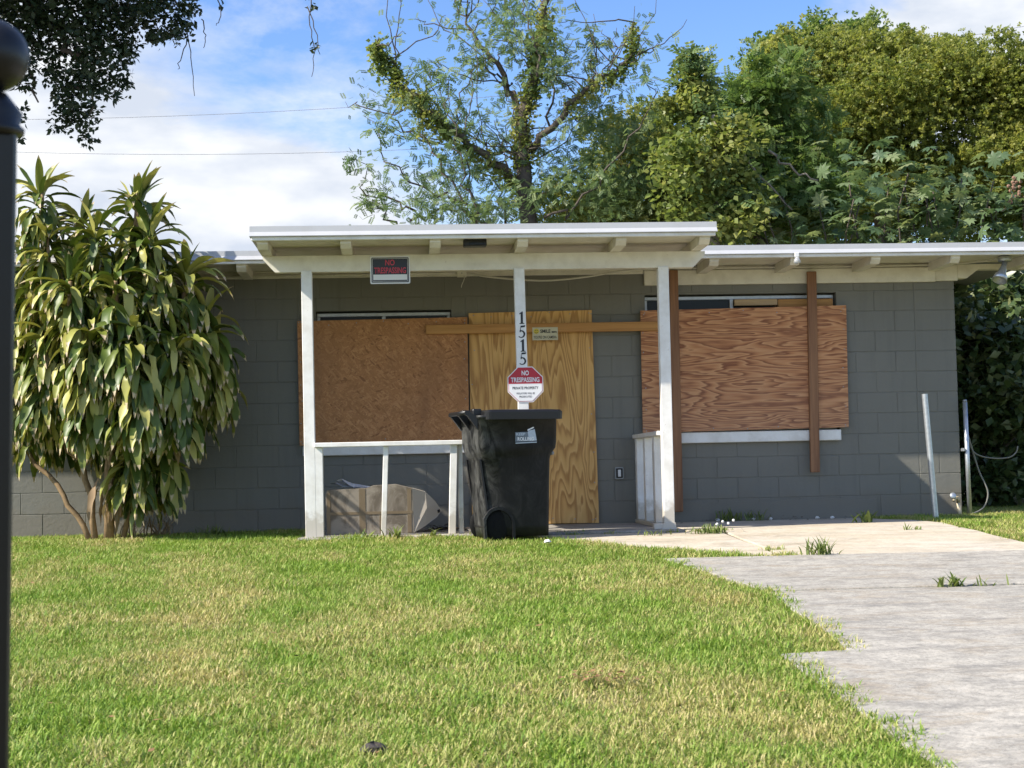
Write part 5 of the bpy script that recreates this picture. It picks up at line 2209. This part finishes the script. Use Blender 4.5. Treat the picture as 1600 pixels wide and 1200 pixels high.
blob_tree('broadleaf_tree', 'big rounded yellow green tree filling the upper right behind the roof', 14.0,
          [(1385, 400), (1370, 300), (1362, 250)],
          [[(1365, 265), (1400, 230), (1430, 200), (1460, 150)], [(1362, 250), (1340, 190), (1300, 140)], [(1380, 255), (1440, 215), (1500, 190), (1550, 170)], [(1370, 280), (1330, 240), (1290, 225)],
           [(1430, 200), (1420, 140), (1400, 100)]],
          [(1330, 100, 1.1, .6, 900), (1275, 120, .9, .7, 700), (1400, 122, 1.0, .65, 900), (1480, 112, .85, .5, 800), (1505, 125, .8, .6, 700), (1250, 175, .9, .8, 800), (1330, 175, 1.2, .8, 1300),
           (1420, 170, 1.0, .8, 1100), (1500, 160, .5, .4, 260), (1290, 235, 1.1, .7, 1000), (1370, 240, 1.1, .6, 900), (1215, 230, .9, .8, 800), (1420, 250, .8, .4, 420), (1545, 160, .5, .5, 330),
           (1480, 262, .9, .3, 380), (1230, 290, 1.2, .6, 700), (1340, 290, 1.3, .4, 600), (1345, 88, .6, .35, 260), (1225, 120, .6, .45, 330), (1200, 165, .7, .55, 420), (1255, 85, .5, .35, 220), (1190, 200, .6, .5, 300), (1550, 240, .8, .6, 600), (1430, 98, .6, .4, 260)],
          'camphor_leaf', .135, 100, SPR[0], 2.5, csize=.36, shell=.25, clump=24, tufts=6)
blob_tree('tall_pale_tree', 'taller pale leaved tree poking out above the left shoulder of the big crown', 17.0,
          [(1300, 420), (1290, 250), (1285, 150)],
          [[(1290, 200), (1245, 120), (1215, 95), (1195, 75)], [(1286, 150), (1300, 95), (1320, 55)], [(1286, 160), (1270, 100), (1262, 50)], [(1290, 140), (1330, 90), (1345, 50)]],
          [(1205, 95, .55, .45, 230), (1190, 70, .3, .25, 60), (1230, 75, .5, .4, 170), (1275, 50, .4, .4, 130), (1300, 60, .6, .5, 250), (1345, 50, .5, .45, 230), (1255, 95, .5, .5, 190), (1320, 95, .9, .6, 400), (1200, 120, .4, .3, 90), (1375, 75, .6, .4, 200)],
          'dense_leaf', .19, 130, SPR[1], 1.1, shell=.1)
blob_tree('broadleaf_tree', 'yellow green tree cut off by the right edge of the picture', 13.0,
          [(1610, 400), (1605, 280), (1600, 200)], [[(1605, 250), (1580, 190), (1570, 140)], [(1600, 220), (1640, 160)]],
          [(1590, 110, .55, .6, 420), (1580, 170, .6, .7, 520), (1600, 230, .7, .6, 620), (1570, 260, .6, .5, 420), (1650, 150, .8, .9, 700), (1660, 240, .8, .8, 700), (1555, 215, .4, .4, 200)],
          'camphor_leaf', .135, 140, SPR[0], 2.3, csize=.36, shell=.25, clump=24, tufts=5)
blob_tree('understorey_tree', 'mid green feathery tree between the vine columns and the big crown', 10.0,
          [(1190, 400), (1185, 320), (1180, 260)], [[(1180, 270), (1150, 200), (1150, 160)], [(1182, 280), (1220, 220), (1235, 170)]],
          [(1160, 165, .45, .35, 190), (1140, 190, .4, .4, 190), (1195, 140, .45, .35, 200), (1130, 225, .5, .4, 220), (1175, 200, .6, .5, 260), (1215, 190, .6, .6, 300), (1225, 140, .5, .4, 200), (1190, 250, .8, .6, 420), (1250, 240, .7, .6, 340), (1170, 310, .8, .6, 420), (1230, 300, .8, .6, 420), (1200, 350, .9, .4, 380), (1280, 300, .6, .5, 260)],
          'dense_leaf', .20, 150, COMP, 1.7, shell=.2, csize=.38, tufts=3)
blob_tree('understorey_tree', 'dark olive thicket tree left of the vine columns', 10.5,
          [(1020, 400), (1018, 330), (1015, 260)], [[(1018, 320), (980, 260), (965, 220)], [(1016, 300), (1050, 240), (1060, 200)]],
          [(1000, 200, .5, .4, 240), (960, 240, .6, .5, 280), (1030, 240, .6, .6, 420), (1060, 300, .7, .7, 560), (1000, 300, .8, .7, 620), (940, 320, .8, .5, 420), (1070, 230, .4, .5, 240), (880, 335, .8, .3, 280), (1045, 350, .9, .4, 480), (965, 345, .9, .4, 420)],
          'vine_leaf', .135, 160, SPR[0], 1.9, shell=.2, csize=.38, tufts=4)
blob_tree('understorey_tree', 'leafy dark backdrop tree low behind the right roof', 16.0,
          [(1420, 420), (1415, 330)], [[(1415, 330), (1360, 300)], [(1415, 330), (1480, 300)]],
          [(1150, 330, 1.2, .8, 800), (1250, 330, 1.3, .8, 900), (1350, 330, 1.3, .7, 900), (1450, 320, 1.4, .7, 1000), (1550, 320, 1.4, .8, 1000), (1530, 285, 1.0, .6, 600), (1640, 320, 1.2, .8, 700), (1060, 340, 1.0, .7, 700)],
          'dense_leaf', .23, 170, SPR[0], 1.0, shell=.2)

# thin dead trunks leaning in the thicket
gd = 'dead branches in the thicket behind the roof'
for i, (q, lab) in enumerate((([(1150, 232), (1185, 275), (1238, 328)], 'pale dead branch slanting down to the right above the roof'),
                              ([(1200, 235), (1240, 265), (1278, 282)], 'shorter pale dead branch above and right of the long one'))):
    mb = MB()
    limb(mb, wig(P_(8.0, *q), np.random.RandomState(i), .02), .022, .012, 6)
    solo('dead_branch', mb, 'pale_bark', lab, 'branch', gd, True)


# castor shrubs with star leaves just behind the back wall
def castor(px_, Y, h_py, spread, n, seed, label):
    rng = np.random.RandomState(seed)
    b = at(px_, 390, Y)
    base = (b[0], Y, -0.03)
    t = thing('castor_shrub', label, 'shrub', base, 'star leaved shrubs behind the roof')
    mb = MB()
    star = [star_leaf(8), star_leaf(7)]
    meshes = []
    for V, F in star:
        me = np_mesh('leaf', V, F, {'tint': np.zeros(len(V))})
        me.materials.append(M['castor_leaf'])
        meshes.append(me)
    tips = []
    top = at(px_, h_py, Y)
    for k in range(6):
        e = np.array([base[0] + rng.normal(0, spread * .7), Y + rng.normal(0, .4), top[2] - abs(rng.normal(0, .25))])
        l = wig([np.array(base), np.array([base[0] + (e[0] - base[0]) * .35, Y, e[2] * .55]), e], rng, .05)
        limb(mb, l, .03, .010, 6)
        tips += l[5:]
    part('stem', mb, 'bark', t, True)
    fr = leaf_frames(n, rng, -.1, .72)
    pos = np.array([tips[rng.randint(len(tips))] for _ in range(n)]) + rng.normal(size=(n, 3)) * np.array([spread * .45, .45, .28])
    sc = rng.uniform(.15, .32, n)
    order = np.argsort(pos[:, 1])
    ind = order[:min(70, n)]
    rest = order[min(70, n):]
    for i in ind:
        m4 = np.eye(4)
        m4[:3, :3] = fr[i] * sc[i]
        m4[:3, 3] = pos[i] - np.array(base)
        o = bpy.data.objects.new('leaf', meshes[i % 2])
        COL.objects.link(o)
        o.parent = t
        o.matrix_local = Matrix(m4.tolist())
    V, F, T = instances(star[0], pos[rest] - np.array(base), fr[rest], sc[rest], rng.rand(len(rest)))
    o = link('foliage', np_mesh('foliage', V, F, {'tint': T}), 'castor_leaf', t)
    o['kind'] = 'stuff'


mk_leaf('castor_leaf', [(0.1, (0.079, 0.141, 0.071)), (0.6, (0.162, 0.232, 0.109)), (0.88, (0.287, 0.333, 0.163)), (0.97, (0.828, 0.705, 0.244))], 0.45, use_obj=True)
castor(1270, 8.3, 300, .6, 300, 200, 'star leaved shrub behind the roof below the dead branches')
castor(1370, 8.6, 265, .7, 360, 201, 'star leaved shrub behind the roof with the highest leaves of its row')
castor(1470, 8.4, 275, .7, 360, 202, 'star leaved shrub with yellowed leaves behind the roof')
castor(1580, 8.2, 305, .6, 320, 203, 'star leaved shrub at the right edge behind the roof')
# red stalk with seed heads
mb = MB()
rng_ = np.random.RandomState(3)
limb(mb, wig(P_(8.0, (1565, 330), (1580, 310), (1588, 290)), rng_, .02), .012, .007, 5)
limb(mb, wig(P_(8.0, (1575, 318), (1590, 308), (1602, 304)), rng_, .02), .010, .006, 5)
for k in range(16):
    p = at(1587 + rng_.normal(0, 5), 293 + rng_.normal(0, 8), 8.0)
    mb.sphere(tuple(p), .03, 6, 4)
simple('seed_head', (0.26, 0.15, 0.10), .8)
solo('seed_stalk', mb, 'seed_head', 'reddish brown seed stalk standing up at the right edge above the roof', 'plant')


# bushes right of the house
def side_bush(px_, Y, blobs, seed, label, leaf, size):
    rng = np.random.RandomState(seed)
    b = at(px_, 800, Y)
    base = (b[0], Y, -0.03)
    mb = MB()
    cr = Crown(seed)
    for (x, z, dy, rx, rz, n) in blobs:
        limb(mb, wig([np.array(base), np.array([(base[0] + x) / 2, Y + dy / 2, z * .5]), np.array([x, Y + dy, z])], rng, .05), .03, .008, 6)
        cr.blob(LEAF4, (x, Y + dy, z), (rx, rx, rz), n, size, 16, .30, .35, zbias=-.15)
    return tree_obj('side_bush', label, base, mb, [('crown', cr, leaf)], None, 'bark', 'bushes beside the right wall', 'bush')


side_bush(1560, 2.2, [(6.35, 1.85, 0, .55, .45, 1900), (6.75, 1.3, -.1, .6, .5, 1900), (6.1, 1.2, .2, .5, .5, 1500), (6.3, .6, -.1, .6, .45, 1700), (7.0, .6, 0, .7, .5, 1500), (6.9, 2.0, .3, .6, .4, 1500), (6.1, 2.05, .5, .4, .3, 900),
                       (6.1, .3, .0, .5, .3, 900)], 300, 'dense dark bush with pale sunlit top right of the house corner', 'hedge_leaf', .13)
side_bush(1640, 3.4, [(7.6, 2.0, 0, .8, .6, 1700), (7.2, 2.5, .2, .7, .4, 1400), (8.2, 1.6, 0, .9, .8, 1500), (7.8, .8, 0, .9, .7, 1500), (6.6, 2.45, .5, .7, .4, 1300), (6.7, 1.2, .6, .8, .9, 1700), (6.4, 2.0, 1.2, .8, .8, 1500)], 301,
          'taller bush standing behind the dark one at the right edge', 'hedge_leaf', .14)
side_bush(1700, 5.5, [(8.2, 1.0, 0, 1.2, 1.0, 1500), (7.2, 1.0, 0.4, 1.0, 1.0, 1500), (9.4, 1.5, 0, 1.3, 1.2, 1500), (8.4, 2.4, .3, 1.2, .7, 1500), (7.0, 2.3, .6, 1.0, .6, 1300), (6.2, 1.2, .8, .7, 1.1, 1300)], 302,
          'shadowed bush farthest back beside the house', 'dense_leaf', .16)


side_bush(1900, 7.5, [(10.5, 1.2, 0, 1.6, 1.2, 1700), (12.6, 1.4, 0.4, 1.6, 1.4, 1700), (11.5, 2.8, .3, 1.5, 1.0, 1500), (14.6, 1.5, .3, 1.6, 1.5, 1500), (9.3, 2.4, .6, 1.2, .9, 1300), (13.6, 3.0, .6, 1.4, 1.0, 1300)], 303,
          'wide hedge of dark bushes beyond the right lawn', 'dense_leaf', .17)

# ------------------------------------------------------------------ tree overhanging at the top left
def overhang():
    Y = 4.0
    rng = np.random.RandomState(41)
    base = (-8.6, 4.6, -0.03)
    mb = MB()
    trunk = wig([base, (-8.5, 4.6, 2.0), (-8.2, 4.5, 4.2), (-7.6, 4.4, 6.2)], rng, .05)
    limb(mb, trunk, .30, .18, 10)
    la = wig([(-8.2, 4.5, 4.2)] + P_(Y, (-120, -40), (20, -10), (90, 40), (130, 120), (140, 180)), rng, .05)
    lb_ = wig([(-7.9, 4.5, 5.2)] + P_(Y, (-60, -160), (120, -110), (240, -50), (285, 20)), rng, .05)
    lc = wig(P_(Y, (-100, 20), (0, 60), (40, 110), (60, 160)), rng, .05)
    ld = wig(P_(Y, (240, -50), (380, -90), (470, -50), (486, -5)), rng, .04)
    for l, r in ((la, .09), (lb_, .10), (lc, .05), (ld, .03)):
        limb(mb, l, r, .010, 7)
    # bare hanging twigs
    for q in ([(486, -5), (484, 40), (492, 80), (487, 120)], [(292, 48), (298, 90), (304, 150)], [(292, 60), (282, 95), (278, 108)], [(315, 30), (322, 55), (318, 75)], [(340, 0), (345, 25), (338, 40)], [(480, 10), (496, 55), (500, 85)]):
        limb(mb, wig(P_(Y, *q), rng, .012), .008, .004, 5)
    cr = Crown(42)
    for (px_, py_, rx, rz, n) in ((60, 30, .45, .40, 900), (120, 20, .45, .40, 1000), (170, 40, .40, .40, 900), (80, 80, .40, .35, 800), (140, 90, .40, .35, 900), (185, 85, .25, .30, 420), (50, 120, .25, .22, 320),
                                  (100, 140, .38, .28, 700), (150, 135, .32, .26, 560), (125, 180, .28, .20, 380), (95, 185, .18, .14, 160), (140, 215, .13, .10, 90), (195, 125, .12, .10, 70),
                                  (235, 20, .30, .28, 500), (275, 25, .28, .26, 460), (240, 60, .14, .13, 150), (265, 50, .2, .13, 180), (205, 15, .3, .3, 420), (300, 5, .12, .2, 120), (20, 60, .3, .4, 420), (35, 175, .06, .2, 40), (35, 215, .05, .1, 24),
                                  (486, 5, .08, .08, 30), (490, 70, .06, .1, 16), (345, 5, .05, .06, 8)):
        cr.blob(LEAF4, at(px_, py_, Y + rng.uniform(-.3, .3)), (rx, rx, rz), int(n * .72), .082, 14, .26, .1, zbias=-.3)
    # unseen crown above and to the left, filled out to shade the visible leaves
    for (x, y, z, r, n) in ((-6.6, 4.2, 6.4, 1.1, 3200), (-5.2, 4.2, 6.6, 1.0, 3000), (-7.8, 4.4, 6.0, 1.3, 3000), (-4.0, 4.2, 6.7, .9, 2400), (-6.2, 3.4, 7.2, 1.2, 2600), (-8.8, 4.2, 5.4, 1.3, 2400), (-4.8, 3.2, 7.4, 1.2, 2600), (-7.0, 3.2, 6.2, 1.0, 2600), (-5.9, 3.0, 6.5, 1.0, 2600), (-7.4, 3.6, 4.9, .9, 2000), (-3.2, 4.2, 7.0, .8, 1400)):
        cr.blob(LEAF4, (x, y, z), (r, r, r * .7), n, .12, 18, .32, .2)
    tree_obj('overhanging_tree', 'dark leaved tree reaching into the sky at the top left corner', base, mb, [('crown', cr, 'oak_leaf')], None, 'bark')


overhang()

# overhead wires
gw = 'overhead wires in the sky'
for (p0, p1, lab) in (((40, 187), (760, 152), 'upper thin overhead wire crossing the left sky'), ((30, 238), (700, 231), 'lower thin overhead wire crossing the left sky')):
    a, b = at(*p0, 30.0), at(*p1, 30.0)
    d = b - a
    pts = [a + d * t + np.array([0, 0, -.12 + .5 * (t - .5) ** 2]) for t in np.linspace(-1.2, 3.0, 40)]
    solo('overhead_wire', MB().tube([tuple(q) for q in pts], 0.0065, 5), 'cable_dark', lab, 'wire', gw)

# ------------------------------------------------------------------ gate post close to the camera
def gate_post():
    d = 2.2
    def w(px_, py_):
        r = FW + RT * (px_ - 800) / FPX + UP * (600 - py_) / FPX
        return CAM + r * d
    top, bot = w(-15, 200), w(-28, 1200)
    ax = (top - bot) / np.linalg.norm(top - bot)
    k = (bot[2] - gz(-12.5)) / ax[2]
    foot = bot - ax * k
    t = thing('gate_post', 'black iron gate post with ball finial close by at the left edge', 'gate post', tuple(foot))
    L = np.linalg.norm(top - foot)
    a = Vector(ax)
    f = Vector(foot)
    half = .031
    q = a.to_track_quat('Z', 'Y').to_matrix()

    def tb(mb):
        mb.V = [tuple(f + q @ Vector(v)) for v in mb.V]
        return mb
    part('shaft', tb(MB().box(-half, half, -half, half, -.05, L, b=.006)), 'black_metal', t)
    part('collar', tb(MB().lathe([(.036, 0), (.046, .004), (.047, .012), (.040, .018), (.044, .034), (.030, .052), (.022, .062)], (0, 0, L - .012), 24)), 'black_metal', t, True)
    part('ball', tb(MB().sphere((0, 0, L + .103), .0525, 28, 18)), 'black_metal', t, True)


gate_post()
